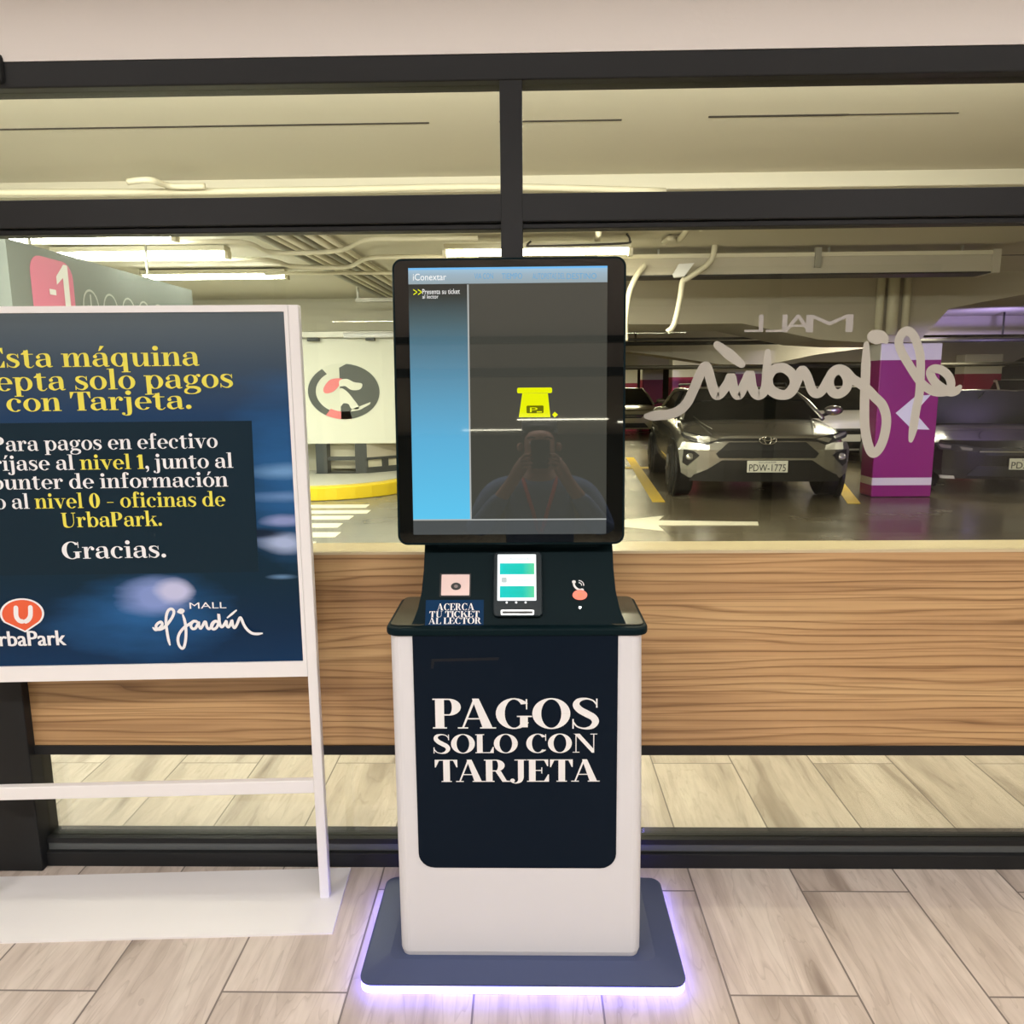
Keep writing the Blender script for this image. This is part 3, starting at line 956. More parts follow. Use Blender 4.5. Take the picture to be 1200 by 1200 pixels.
scr = rect_on(sp_, du0, du1, dv0, dv1, 0.0012, 'display', mat('display dark area', (0.004, 0.004, 0.004), 0.02, emit=(0.60, 0.61, 0.49), es=0.085, ior=1.75), hous)  # glow stands for backlight plus some of the room's reflection
colR = (sp_.px(549, 334)[0] + sp_.px(553, 608)[0]) / 2
rect_on(sp_, du0, du1, dpy(332), dv1, 0.0016, 'header_bar', screen_grad('header glow', [(0.0, (0.30, 0.38, 0.42)), (0.55, (0.33, 0.44, 0.52)), (0.86, (0.34, 0.52, 0.66)), (0.90, (0.16, 0.5, 0.9)), (1.0, (0.16, 0.5, 0.9))]), scr)
rect_on(sp_, du0, colR, dpy(609), dpy(332), 0.0016, 'side_menu', screen_grad('side menu glow', [(0.0, (0.11, 0.56, 0.86)), (0.35, (0.11, 0.43, 0.68)), (0.65, (0.10, 0.25, 0.36)), (0.85, (0.065, 0.115, 0.13)), (0.95, (0.035, 0.04, 0.035)), (1.0, (0.03, 0.03, 0.025))]), scr)
glow = mat('display white line', (0.01, 0.01, 0.01), 0.03, emit=(0.75, 0.78, 0.75), es=0.55)
rect_on(sp_, colR - 0.004, colR, dpy(609), dpy(333), 0.0018, 'divider_line', glow, scr)
rect_on(sp_, du0, du1, dpy(609.5), dpy(608), 0.0018, 'footer_line', glow, scr)
rect_on(sp_, du0, du1, dv0, dpy(610), 0.0016, 'footer_bar', mat('footer glow', (0.004, 0.004, 0.004), 0.03, emit=(0.6, 0.66, 0.66), es=0.12), scr)
ylw = mat('display yellow', (0.02, 0.02, 0.0), 0.05, emit=(0.80, 0.86, 0.0), es=1.0)
wht = mat('display white', (0.02, 0.02, 0.02), 0.05, emit=(1, 1, 0.98), es=0.95)
mb = MB()
mb.slab([sp_.pt(u, v, 0.0018) for u, v in rrect(sp_.px(606, 461)[0], sp_.px(647, 461)[0], dpy(461), dpy(454.5), 0.004, 3)], -sp_.N * 0.0002)
mb.slab(quad_px(sp_, [(612, 461), (642, 461), (645, 489), (608, 489)], 0.0018), -sp_.N * 0.0002)
mb.slab(quad_px(sp_, [(647, 486), (650, 482.5), (654, 486), (650, 489.5)], 0.0018), -sp_.N * 0.0002)
ic = mb.build('ticket_icon', ylw, scr)
MB().slab([sp_.pt(u, v, 0.0021) for u, v in rrect(sp_.px(617, 484)[0], sp_.px(637, 484)[0], dpy(484.5), dpy(475.5), 0.003, 3)], -sp_.N * 0.0002).build('icon_badge', mat('display olive', (0.02, 0.02, 0.0), 0.05, emit=(0.11, 0.12, 0.0), es=1.0), ic)
mb = MB()
sans_px('P', sp_, 621, 477.5, 630, 483, mb, 0.0024)
mb.slab(quad_px(sp_, [(629, 482), (635, 482), (635, 483.4), (629, 483.4)], 0.0024), -sp_.N * 0.0001)
mb.build('icon_letter', ylw, ic, normals=False)
mb = MB()
sans_px('iConextar', sp_, 484, 321, 523, 328.5, mb, 0.0022)
mb.build('header_logo', wht, scr, normals=False)
hm = mat('display blue text', (0.01, 0.01, 0.01), 0.05, emit=(0.14, 0.42, 0.72), es=0.9)
for tx, xa, xb in (('VIA CON', 556, 578), ('TIEMPO', 588, 612), ('AUTOPISTAS DEL', 624, 662), ('DESTINO', 664, 699)):
    mb = MB()
    sans_px(tx, sp_, xa, 320.5, xb, 327, mb, 0.0022)
    mb.build('header_text', hm, scr, normals=False)
mb = MB()
sans_px('Presenta su ticket', sp_, 495, 339, 539, 344.5, mb, 0.0022)
sans_px('al lector', sp_, 495, 345.5, 514, 350, mb, 0.0022)
mb.build('menu_text', wht, scr, normals=False)
mb = MB()
sans_px('>>', sp_, 484.5, 339, 494.5, 346, mb, 0.0022)
mb.build('menu_arrows', ylw, scr, normals=False)

# card terminal on the control panel
a, bv = npl.px(578, 724)
c, dv = npl.px(635, 648)
term = MB().slab([npl.pt(u, v, 0.016) for u, v in rrect(a, c, bv, dv, 0.012)], -npl.N * 0.018).build('card_terminal', mat('terminal black', (0.006, 0.014, 0.018), 0.4, spec=0.2), neck, bevel=0.003)


def nrect(xa, ya, xb, yb, w_, name, m, par, r=0.002):
    a_, b_ = npl.px(xa, yb)
    c_, d_ = npl.px(xb, ya)
    return MB().slab([npl.pt(u, v, w_) for u, v in rrect(a_, c_, b_, d_, r, 3)], -npl.N * 0.0006).build(name, m, par)


ts = nrect(583, 651.5, 628, 705.5, 0.0170, 'terminal_screen', mat('terminal white glow', (0.1, 0.1, 0.1), 0.1, emit=(0.92, 1.0, 1.0), es=1.15), term)
cy = screen_grad('terminal teal glow', [(0.0, (0.0, 0.66, 0.62)), (0.65, (0.0, 0.62, 0.52)), (1.0, (0.12, 0.72, 0.36))], axis=0)
nrect(586, 662, 626, 675, 0.0178, 'screen_block', cy, ts, 0.001)
nrect(586, 688.5, 626, 702, 0.0178, 'screen_block', cy, ts, 0.001)
gr_ = mat('terminal grey text', (0.1, 0.1, 0.1), 0.2, emit=(0.45, 0.55, 0.55), es=0.9)
for tx, q_ in (('contactless', (597, 679.5, 622, 683.5)), ('bienvenido', (598, 655, 622, 658.5))):
    mb = MB()
    sans_px(tx, npl, *q_, mb, 0.0180)
    mb.build('screen_text', gr_, ts, normals=False)
nrect(588, 678.5, 594, 684.5, 0.0178, 'screen_badge', gr_, ts, 0.003)
mb = MB()
for x in (594, 605, 616):
    p, q = npl.px(x, 707.5)
    mb.slab([npl.pt(p + 0.003 * math.cos(k * 0.785), q + 0.003 * math.sin(k * 0.785), 0.0168) for k in range(8)], -npl.N * 0.0005)
mb.build('terminal_lights', mat('terminal pilot lights', (0.5, 0.5, 0.5), 0.3, emit=(0.9, 1, 1), es=0.7), term)
nrect(587, 716, 626, 722.5, 0.0185, 'card_slot_trim', mat('grey slot trim', (0.42, 0.45, 0.46), 0.3, 0.5), term, 0.004)
nrect(589, 718, 624, 720.5, 0.0192, 'card_slot', M['trim_black'], term, 0.001)
# ticket reader, sticker, intercom
rd_frame = nrect(515, 672, 552, 699.5, 0.0015, 'ticket_reader', M['trim_black'], neck)
rd = nrect(517, 673.5, 550.5, 698, 0.003, 'reader_plate', mat('pinkish reader plate', (0.74, 0.56, 0.53), 0.35), rd_frame, 0.002)
u, v = npl.px(534.5, 687.5)
MB().slab([npl.pt(u + 0.0135 * math.cos(k * 0.3307), v + 0.010 * math.sin(k * 0.3307), 0.0042) for k in range(19)], -npl.N * 0.001).build('reader_eye', M['trim_black'], rd)
MB().slab([npl.pt(u + 0.0055 * math.cos(k * 0.5236), v + 0.0045 * math.sin(k * 0.5236), 0.0048) for k in range(12)], -npl.N * 0.0006).build('reader_lens', mat('reader lens', (0.2, 0.15, 0.15), 0.2), rd)
stk = nrect(498, 703, 567, 736, 0.0008, 'reader_sticker', mat('dark blue sticker', (0.002, 0.028, 0.085), 0.5, spec=0.08), neck, 0.001)
tp = {'t': MB()}
serif_line([('ACERCA', 't')], npl, 512, 556, 715.5, 715, 8, tp, w=0.0014, track=10)
serif_line([('TU TICKET', 't')], npl, 503, 562, 723.5, 723, 7, tp, w=0.0014, track=10)
serif_line([('AL LECTOR', 't')], npl, 502, 564, 731.5, 731, 7.5, tp, w=0.0014, track=0)
tp['t'].build('sticker_lettering', M['tape'], stk, normals=False)
# handset icon: curved receiver with sound waves
mb = MB()
hand = spline([(672.5, 682), (673, 686.5), (677, 690.5), (682, 691.5)], 5)
ribbon(mb, npl, [npl.px(*p) for p in hand], 0.0028, 0.001, False)
for q in (hand[0], hand[-1]):
    uu, vv = npl.px(*q)
    mb.poly([npl.pt(uu + 0.0052 * math.cos(k * 0.5236), vv + 0.0045 * math.sin(k * 0.5236), 0.0011) for k in range(12)])
for r_ in (3, 5.5):
    ribbon(mb, npl, [npl.px(678.5 + r_ * math.cos(rad(a_)), 686 - r_ * math.sin(rad(a_))) for a_ in range(0, 91, 15)], 0.0013, 0.001, False)
mb.build('intercom_symbol', M['tape'], neck, normals=False)
u, v = npl.px(679.5, 697.5)
btn = MB().slab([npl.pt(u + 0.0195 * math.cos(k * 0.2618), v + 0.0135 * math.sin(k * 0.2618), 0.004) for k in range(24)], -npl.N * 0.005).build('call_button', mat('lit coral button', (0.75, 0.15, 0.09), 0.35, emit=(1.0, 0.18, 0.10), es=0.35), neck)
MB().slab([npl.pt(u + 0.008 * math.cos(k * 0.5236), v + 0.006 * math.sin(k * 0.5236), 0.0046) for k in range(12)], -npl.N * 0.001).build('button_cap', mat('orange button cap', (0.8, 0.22, 0.10), 0.4), btn)
u, v = npl.px(679.5, 712)
MB().slab([npl.pt(u + 0.004 * math.cos(k * 0.785), v + 0.0035 * math.sin(k * 0.785), 0.001) for k in range(8)], -npl.N * 0.001).build('microphone_dot', M['chrome'], neck)
MB().lathe([(0.004, 0.0), (0.012, 0.004), (0.013, 0.014), (0.008, 0.02)], (bx1 - 0.003, 2.1, 0.3), 'x', 16).build('side_lock', M['chrome'], K, smooth=True)

# ------------------------------------------------------------------ sign stand
ang = math.atan2(0.046, 0.961)
SG = empty('sign_stand', (-1.2, 2.16, 0))
tag(SG, 'white metal floor stand with dark blue printed notice, left of the kiosk', 'sign')
foot = Vector((-0.645, 2.181, 0))
Ux = Vector((math.cos(ang), math.sin(ang), 0))
sgn = Plane(foot, Ux, (0, 0, 1))
Ys = -sgn.N     # away from the viewer
pxr = sgn.px(340, 600)[0]
W_post = 0.03
tl = sgn.px(117, 470)[0]
sw = 2 * abs(tl - sgn.px(345, 470)[0])         # full width of the frame
ztop = sgn.px(348, 357)[1]
zb = sgn.px(362, 786)[1]
zc = sgn.px(365, 923)[1]


def sbox(u0, u1, v0, v1, d0, d1):
    return MB().slab([sgn.pt(u0, v0, -d0), sgn.pt(u1, v0, -d0), sgn.pt(u1, v1, -d0), sgn.pt(u0, v1, -d0)], sgn.N * -(d1 - d0))


ul = -sw
bplate = []
for (x, d) in ((0.055, -0.155), (0.055, 0.155), (ul - 0.055, 0.155), (ul - 0.055, -0.155)):
    bplate.append(sgn.pt(x, 0.0, -d))
MB().slab(bplate, (0, 0, 0.006)).build('base_plate', M['white_metal'], SG)
for u in (0.0, ul):
    sbox(u - W_post / 2, u + W_post / 2, 0.006, ztop, 0.0, 0.03).build('post', M['white_metal'], SG, bevel=0.003)
sbox(ul + W_post / 2, -W_post / 2, zc - 0.021, zc + 0.021, 0.003, 0.027).build('crossbar', M['white_metal'], SG, bevel=0.003)
pu0, pu1 = ul + 0.03, sgn.px(340, 500)[0]
pv1 = sgn.px(338, 365)[1]
pv0 = sgn.px(361, 775)[1]
mb = MB()
for q in ((ul + W_post / 2, -W_post / 2, pv1, ztop), (ul + W_post / 2, -W_post / 2, zb - 0.018, pv0), (pu1, -W_post / 2, pv0, pv1), (ul + W_post / 2, pu0, pv0, pv1)):
    mb.v += []
    m2 = sbox(q[0], q[1], q[2], q[3], 0.0, 0.03)
    mb.add(m2.v, m2.f)
mb.build('poster_frame', M['white_metal'], SG)


def poster_mat():
    """printed night-blue photograph: blurred lights and a car's outline"""
    m, nt, b = newmat('printed notice')
    tc = nt.nodes.new('ShaderNodeTexCoord')
    sp = nt.nodes.new('ShaderNodeSeparateXYZ')
    nt.links.new(tc.outputs['Generated'], sp.inputs[0])
    X, Z = sp.outputs[0], sp.outputs[2]
    cv = nt.nodes.new('ShaderNodeCombineXYZ')
    nt.links.new(mathn(nt, 'MULTIPLY', X, 3.0), cv.inputs[0])
    nt.links.new(mathn(nt, 'MULTIPLY', Z, 11.0), cv.inputs[1])
    no = nt.nodes.new('ShaderNodeTexNoise')
    no.inputs['Scale'].default_value = 1.3
    no.inputs['Detail'].default_value = 4
    nt.links.new(cv.outputs[0], no.inputs['Vector'])
    base = ramp(nt, Z, [(0.0, (0.002, 0.030, 0.095)), (0.10, (0.002, 0.022, 0.065)), (0.25, (0.003, 0.022, 0.045)), (0.55, (0.004, 0.025, 0.055)), (0.72, (0.012, 0.045, 0.12)), (0.86, (0.045, 0.075, 0.115)), (1.0, (0.10, 0.13, 0.15))])

    def mixc(a_, col, f_):
        x = nt.nodes.new('ShaderNodeMix'); x.data_type = 'RGBA'
        nt.links.new(f_, x.inputs[0]); nt.links.new(a_, x.inputs[6]); x.inputs[7].default_value = (*col, 1)
        return x.outputs[2]

    def blob(cx, cz, rx, rz, soft=1.0):
        dx = mathn(nt, 'DIVIDE', mathn(nt, 'SUBTRACT', X, cx), rx)
        dz = mathn(nt, 'DIVIDE', mathn(nt, 'SUBTRACT', Z, cz), rz)
        d = mathn(nt, 'SQRT', mathn(nt, 'ADD', mathn(nt, 'MULTIPLY', dx, dx), mathn(nt, 'MULTIPLY', dz, dz)))
        nn = mathn(nt, 'ADD', d, mathn(nt, 'MULTIPLY', mathn(nt, 'SUBTRACT', no.outputs['Fac'], 0.5), 0.9))
        mr = nt.nodes.new('ShaderNodeMapRange')
        mr.inputs['From Min'].default_value = 1.0
        mr.inputs['From Max'].default_value = 1.0 - soft
        nt.links.new(nn, mr.inputs['Value'])
        return mr.outputs[0]
    c = base
    c = mixc(c, (0.02, 0.12, 0.33), mathn(nt, 'MULTIPLY', blob(0.98, 0.55, 0.20, 0.30, 0.8), 0.8))
    c = mixc(c, (0.02, 0.13, 0.36), mathn(nt, 'MULTIPLY', blob(0.55, 0.14, 0.30, 0.14, 0.9), 0.8))
    c = mixc(c, (0.16, 0.34, 0.62), mathn(nt, 'MULTIPLY', blob(0.97, 0.56, 0.12, 0.028, 0.8), 0.9))
    c = mixc(c, (0.16, 0.30, 0.58), mathn(nt, 'MULTIPLY', blob(0.98, 0.49, 0.14, 0.02, 0.8), 0.7))
    c = mixc(c, (0.42, 0.52, 0.78), mathn(nt, 'MULTIPLY', blob(0.965, 0.355, 0.085, 0.040, 0.7), 0.9))
    c = mixc(c, (0.30, 0.36, 0.66), mathn(nt, 'MULTIPLY', blob(0.97, 0.42, 0.08, 0.022, 0.7), 0.8))
    c = mixc(c, (0.005, 0.012, 0.03), mathn(nt, 'MULTIPLY', blob(0.90, 0.385, 0.09, 0.018, 0.6), 0.9))
    c = mixc(c, (0.18, 0.35, 0.60), mathn(nt, 'MULTIPLY', blob(0.95, 0.255, 0.05, 0.010, 0.8), 0.6))
    c = mixc(c, (0.24, 0.33, 0.68), mathn(nt, 'MULTIPLY', blob(0.585, 0.20, 0.12, 0.065, 0.7), 0.9))
    c = mixc(c, (0.52, 0.55, 0.80), mathn(nt, 'MULTIPLY', blob(0.645, 0.215, 0.060, 0.038, 0.6), 1.0))
    nt.links.new(c, b.inputs['Base Color'])
    b.inputs['Roughness'].default_value = 0.4
    b.inputs['Specular IOR Level'].default_value = 0.2
    return m


poster = sbox(pu0, pu1, pv0, pv1, 0.006, 0.012).build('poster', poster_mat(), SG)
pf = Plane(sgn.pt(0, 0, -0.006), sgn.U, sgn.V)
# darker text block on the print
q0 = pf.px(303, 670); q1 = pf.px(295, 493)
ucen = pf.px(117, 560)[0]
pan = MB().slab([pf.pt(u, v, 0.0006) for u, v in ((2 * ucen - q0[0] , q0[1]), (q0[0], q0[1]), (q1[0], q1[1]), (2 * ucen - q1[0], q1[1]))], -pf.N * 0.0004).build('text_panel', mat('printed dark panel', (0.006, 0.021, 0.036), 0.4, spec=0.2), poster)
tx = {'y': MB(), 'w': MB()}
kw = dict(w=0.0014, track=6)
serif_line([('Esta máquina', 'y')], pf, -17, 235, 431, 428.5, 23, tx, **kw)
serif_line([('acepta solo pagos', 'y')], pf, -46, 275, 459, 454, 23, tx, **kw)
serif_line([('con Tarjeta.', 'y')], pf, 8, 226, 482.5, 479, 22, tx, **kw)
serif_line([('Para pagos en efectivo', 'w')], pf, -8, 256, 529, 524.5, 17, tx, **kw)
serif_line([('diríjase al ', 'w'), ('nivel 1', 'y'), (', junto al', 'w')], pf, -32, 274, 552, 548, 17, tx, **kw)
serif_line([('counter de información', 'w')], pf, -22, 268, 574, 570, 17, tx, **kw)
serif_line([('o al ', 'w'), ('nivel 0 - oficinas de', 'y')], pf, -5, 265, 596.5, 593, 17, tx, **kw)
serif_line([('UrbaPark.', 'y')], pf, 72, 191, 618, 616, 17, tx, **kw)
serif_line([('Gracias.', 'w')], pf, 73, 196, 655, 653, 20, tx, **kw)
tx['y'].build('yellow_lettering', M['yellow_ink'], poster, normals=False)
# pin emblem and its name
mb = MB()
R0 = 26.0
pin = [(26 + 26 * math.cos(rad(a_)), 719 - 18 * math.sin(rad(a_))) for a_ in range(-35, 216, 10)] + [(30, 741)]
mb.poly(quad_px(pf, pin, 0.0010))
mb.build('pin_outline', M['white_ink'], poster, normals=False)
MB().poly(quad_px(pf, [(27 + (x - 27) * 0.9, 720 + (y - 720) * 0.9) for x, y in pin], 0.0014)).build('pin_emblem', M['orange_ink'], poster, normals=False)
uu_ = spline([(19, 712), (19.5, 722), (23, 727), (26.5, 728)], 5)
ur_ = spline([(36, 711.5), (36, 721), (33.5, 726), (30.5, 728)], 5)
ribbon(tx['w'], pf, [pf.px(*p) for p in uu_], 0.0068, 0.0018, False)
ribbon(tx['w'], pf, [pf.px(*p) for p in ur_], 0.0068, 0.0018, False)
for k_, sh_ in enumerate((-0.7, 0.0, 0.7)):
    sans_px('urbaPark', pf, -14 + sh_, 740, 78 + sh_, 756, tx['w'], 0.0014 + k_ * 1e-4)
sans_px('MALL', pf, 222, 706, 265.5, 712.5, tx['w'], 0.0014)
for st in SCRIPT:
    ribbon(tx['w'], pf, [pf.px(160 + x / 7.06, 660 + y / 7.06) for x, y in spline(st, 6)], 0.0042, 0.0014)
tx['w'].build('white_lettering', M['white_ink'], poster, normals=False)

# ------------------------------------------------------------------ garage shell
GX0, GX1, GY1 = -11.0, 24.0, 42.0
struct(MB().box(GX0, GX1, 4.05, GY1, -0.08, -0.004).build('floor_garage', M['garage_floor']), 'sealed grey garage floor beyond the glass')
struct(MB().box(GX0, XL, WY + 0.12, 4.05, -0.08, -0.004).box(XR, GX1, WY + 0.12, 4.05, -0.08, -0.004).build('floor_walkway', M['pavement']))
struct(MB().box(GX0, GX1, WY + 0.12, 12.0, 3.0, 3.15).box(GX0, 0.9, 12.0, 13.1, 3.0, 3.15).build('ceiling_garage', M['conc_ceiling']))
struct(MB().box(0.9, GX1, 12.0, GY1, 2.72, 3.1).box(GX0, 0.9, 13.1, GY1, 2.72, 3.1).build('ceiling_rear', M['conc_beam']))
struct(MB().box(GX0, XL, WY, WY + 0.12, 0, 3.1).box(XR, GX1, WY, WY + 0.12, 0, 3.1).box(XL, XR, WY + 0.06, WY + 0.12, 2.512, 3.1).build('wall_facade', M['conc_wall']))
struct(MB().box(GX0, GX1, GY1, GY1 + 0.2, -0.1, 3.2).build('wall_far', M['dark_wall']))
struct(MB().box(GX0 - 0.2, GX0, WY, GY1, -0.1, 3.2).build('wall_garage_left', M['conc_wall']))
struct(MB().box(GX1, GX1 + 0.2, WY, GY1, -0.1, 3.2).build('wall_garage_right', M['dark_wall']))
struct(MB().box(GX0, 0.9, 12.9, 13.1, 0.0, 3.0).build('wall_entrance', M['conc_wall']))
# seam and shallow drops of the soffit
struct(MB().box(-6, -0.52, 4.44, 4.455, 2.996, 3.01).box(-0.14, 0.52, 4.44, 4.455, 2.996, 3.01).box(0.98, 1.72, 4.41, 4.43, 2.996, 3.01).box(1.72, 2.3, 4.415, 4.425, 2.996, 3.01).build('trim_1', M['dark_gap']))
struct(MB().box(GX0, GX1, 5.55, 6.25, 2.90, 3.01).build('beam_soffit', M['conc_ceiling'], bevel=0.01))
struct(MB().box(1.0, GX1, 9.2, 9.24, 2.996, 3.01).build('trim_2', M['dark_gap']))


# haunched cross beams
def beam(name, pxs, Y, depth, top, m, xa=None, xb=None):
    low = [atY(x, y, Y) for x, y in pxs]
    if xa is not None: low = [Vector((xa, Y, low[0].z))] + low
    if xb is not None: low = low + [Vector((xb, Y, low[-1].z))]
    return struct(MB().slab(low + [Vector((low[-1].x, Y, top)), Vector((low[0].x, Y, top))], (0, depth, 0)).build(name, m))


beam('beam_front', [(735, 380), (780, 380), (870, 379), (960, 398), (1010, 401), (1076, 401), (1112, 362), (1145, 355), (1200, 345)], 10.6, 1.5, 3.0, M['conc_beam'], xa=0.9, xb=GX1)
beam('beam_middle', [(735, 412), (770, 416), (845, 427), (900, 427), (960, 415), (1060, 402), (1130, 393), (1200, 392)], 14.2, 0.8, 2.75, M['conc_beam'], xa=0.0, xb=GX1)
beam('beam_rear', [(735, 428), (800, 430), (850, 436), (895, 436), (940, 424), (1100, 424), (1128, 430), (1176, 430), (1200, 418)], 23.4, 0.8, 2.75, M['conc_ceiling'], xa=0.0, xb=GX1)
# pilaster pipes on the face of the front beam
for x, r_, lab in ((1033, 0.05, 'thin pale downpipe on the front beam, nearer the silver SUV'), (1048, 0.075, 'thicker pale downpipe on the beam above the magenta pillar'), (1064, 0.05, 'thin pale downpipe on the beam, nearer the violet soffit')):
    p = atY(x, 330, 10.53)
    tag(MB().tube([(p.x, 10.53, 2.98), (p.x, 10.53, 2.2)], r_, 10).build('downpipe', M['pipe'], smooth=True), lab, 'pipe', 'downpipes on the front beam')

# ------------------------------------------------------------------ pillars


def pillar(x0, x1, y0, y1, top, white_from, label, cols, strip=True, arrow=None, group='painted pillars in the garage'):
    mag, base = cols
    st = [(0.0, base), (0.16, (0.80, 0.74, 0.72)), (0.265, mag), (white_from, (0.80, 0.78, 0.76))] if strip else [(0.0, mag), (white_from, (0.80, 0.78, 0.70))]
    o = MB().box(x0, x1, y0, y1, 0.0, top).build('pillar', zramp_mat('pillar paint', st, 0.35), bevel=0.015)
    tag(o, label, 'pillar', group)
    if arrow:
        pl = Plane((0, y0, 0), (1, 0, 0), (0, 0, 1))
        MB().slab(quad_px(pl, arrow, 0.004), (0, 0.003, 0)).build('arrow_mark', M['white_ink'], o)
    return o


MAG = ((0.30, 0.006, 0.17), (0.28, 0.006, 0.15))
RED = ((0.33, 0.012, 0.06), (0.28, 0.01, 0.05))
pillar(4.80, 5.625, 10.73, 11.12, 2.10, 1.874, 'large magenta pillar with a white arrow between the silver and black cars', MAG,
       arrow=[(1049.5, 484), (1072.6, 464.5), (1091, 462.4), (1074, 481), (1077, 489.4), (1089.3, 503.5), (1068.3, 502.9)])


def pillar_px(xa, xb, ytop, ywhite, Y, label, cols, depth=0.5, arrow=None):
    a_ = atY(xa, ytop, Y); b_ = atY(xb, ywhite, Y)
    return pillar(a_.x, b_.x, Y, Y + depth, 2.3, b_.z, label, cols, strip=False, arrow=arrow)


pillar_px(1131, 1174, 427, 438, 22.0, 'red pillar with white top behind the black car', RED, arrow=[(1152, 467), (1163, 460), (1168, 460), (1161, 467)])
pillar_px(862, 893, 422, 438, 23.5, 'far violet-lit pillar behind the roof of the silver SUV', MAG, 0.9)
pillar_px(788, 822, 431, 442, 20.0, 'red pillar rising just left above the silver SUV', RED)
pillar_px(753, 777, 436, 445, 26.0, 'red pillar beside the champagne car at the back', RED)
pillar_px(728, 747, 442, 449, 32.0, 'most distant red pillar, close to the kiosk edge', RED)

# ------------------------------------------------------------------ services under the soffit


def fixture(x, y, z, L, label, m, width=0.12, group='ceiling tube lights in the garage'):
    e = empty('tube_light', (x, y, z))
    tag(e, label, 'light', group)
    MB().box(x - L / 2, x + L / 2, y - width * 0.7, y + width * 0.7, z, z + 0.05).build('housing', M['pipe'], e, bevel=0.006)
    MB().tube([(x - L / 2 + 0.03, y, z - 0.022), (x + L / 2 - 0.03, y, z - 0.022)], 0.032, 10).build('tube', m, e, smooth=True)
    for s in (-1, 1):
        MB().box(x + s * L / 2 - 0.02, x + s * L / 2 + 0.02, y - 0.045, y + 0.045, z - 0.07, z).build('end_cap', M['pipe'], e)
    return e


fixture(-3.95, 7.0, 2.93, 1.75, 'blazing tube light nearest the glass at upper left', M['tube'])
fixture(-3.85, 7.95, 2.93, 1.75, 'middle one of the three blazing tube lights at upper left', M['tube'])
fixture(-3.75, 9.55, 2.93, 1.75, 'farthest of the three blazing tube lights at upper left', M['tube'])
fixture(0.11, 7.7, 2.87, 1.78, 'warm tube light just above the kiosk screen', M['tube_warm'])
fixture(2.5, 17.5, 2.66, 2.4, 'faint distant tube light in the dark bay above the silver SUV', M['tube_far'])
fixture(9.5, 18.5, 2.66, 2.4, 'faint distant tube light in the bay at far right', M['tube_far'])
fixture(3.5, 28.0, 2.66, 2.4, 'most distant tube light at the back, left of the red pillars', M['tube_far'])
fixture(13.0, 28.0, 2.66, 2.4, 'most distant tube light at the back, right side', M['tube_far'])
# hanger loop of wire over the warm tube
tag(MB().tube(spline([(0.05, 7.6, 2.93), (0.02, 7.6, 2.9), (0.1, 7.6, 2.885), (0.9, 7.6, 2.9), (0.98, 7.6, 2.93), (0.95, 7.6, 2.99)], 6), 0.01, 6).build('feed_cable', M['pipe_dark'], smooth=True), 'dark feed cable looped over the warm tube light', 'cable')

# conduits running away from the lobby over the walkway
for k, x in enumerate((-2.44, -2.33, -2.22, -2.09, -1.97, -1.86)):
    tag(MB().tube([(x - 0.02, 6.4, 2.955), (x + 0.22, 12.6, 2.955)], 0.026 if k % 2 else 0.034, 8).build('conduit', M['pipe'] if k % 3 else M['galv'], smooth=True),
        ['leftmost', 'second from left', 'third from left', 'third from right', 'second from right', 'rightmost'][k] + ' conduit of the ceiling bundle running away above the sign stand', 'conduit', 'bundled conduits above the walkway')
br = empty('conduit_bracket', (-2.0, 11.4, 2.8))
tag(br, 'grey steel bracket under the far end of the conduit bundle', 'bracket')
MB().box(-2.46, -1.46, 11.4, 11.5, 2.79, 2.84).build('channel', M['galv'], br)
for x in (-2.43, -1.49):
    MB().box(x - 0.015, x + 0.015, 11.43, 11.47, 2.84, 3.0).build('rod', M['galv'], br)


def pipe_px(pts, z, r, label, m='pipe', group=None, Y=None):
    P = [atZ(x, y, z) if Y is None else atY(x, y, Y) for x, y in pts]
    sp = spline([tuple(p) for p in P], 6)
    return tag(MB().tube(sp, r, 8).build('conduit', M[m], smooth=True), label, 'conduit', group)


g_ = 'cross conduits under the soffit'
pipe_px([(-60, 284), (200, 284), (285, 284), (320, 296), (395, 294), (430, 281), (480, 280), (560, 279)], 2.89, 0.022, 'upper wavy conduit crossing below the conduit bundle', 'pipe', g_)
pipe_px([(-60, 304), (270, 304), (320, 306), (345, 312), (405, 313), (430, 303), (470, 301), (560, 301)], 2.89, 0.024, 'lower wavy conduit crossing below the conduit bundle', 'pipe', g_)
pipe_px([(310, 321), (350, 320), (460, 320), (560, 320)], 2.89, 0.02, 'straight conduit crossing under the conduit bundle', 'pipe', g_)
pipe_px([(-40, 226), (200, 225), (400, 222), (584, 219), (780, 224)], 2.865, 0.022, 'long pale conduit along the soffit step above the transom', 'pipe', g_, )
pipe_px([(150, 213), (175, 211), (200, 218), (240, 218)], 2.882, 0.02, 'short kinked conduit above the transom at upper left', 'pipe', g_)
pipe_px([(807, 259), (806, 268), (795, 281), (785, 279), (778, 284)], 2.96, 0.028, 'crooked conduit dropping to the cable tray right of the kiosk', 'pipe', g_)
pipe_px([(822, 268), (842, 255)], 2.97, 0.03, 'short slanting conduit stub below the transom', 'pipe', g_)
pipe_px([(842, 224), (854, 212)], 2.97, 0.03, 'short slanting conduit stub above the transom', 'pipe', g_)
pipe_px([(703, 262), (700, 280)], 2.97, 0.03, 'short stub conduit above the warm tube light', 'pipe', g_)
gy = 10.45
pipe_px([(756, 310), (745, 325), (737, 345), (733, 375), (733, 400)], 0, 0.03, 'pale hose hanging down beside the kiosk screen', 'pipe', g_, Y=8.4)
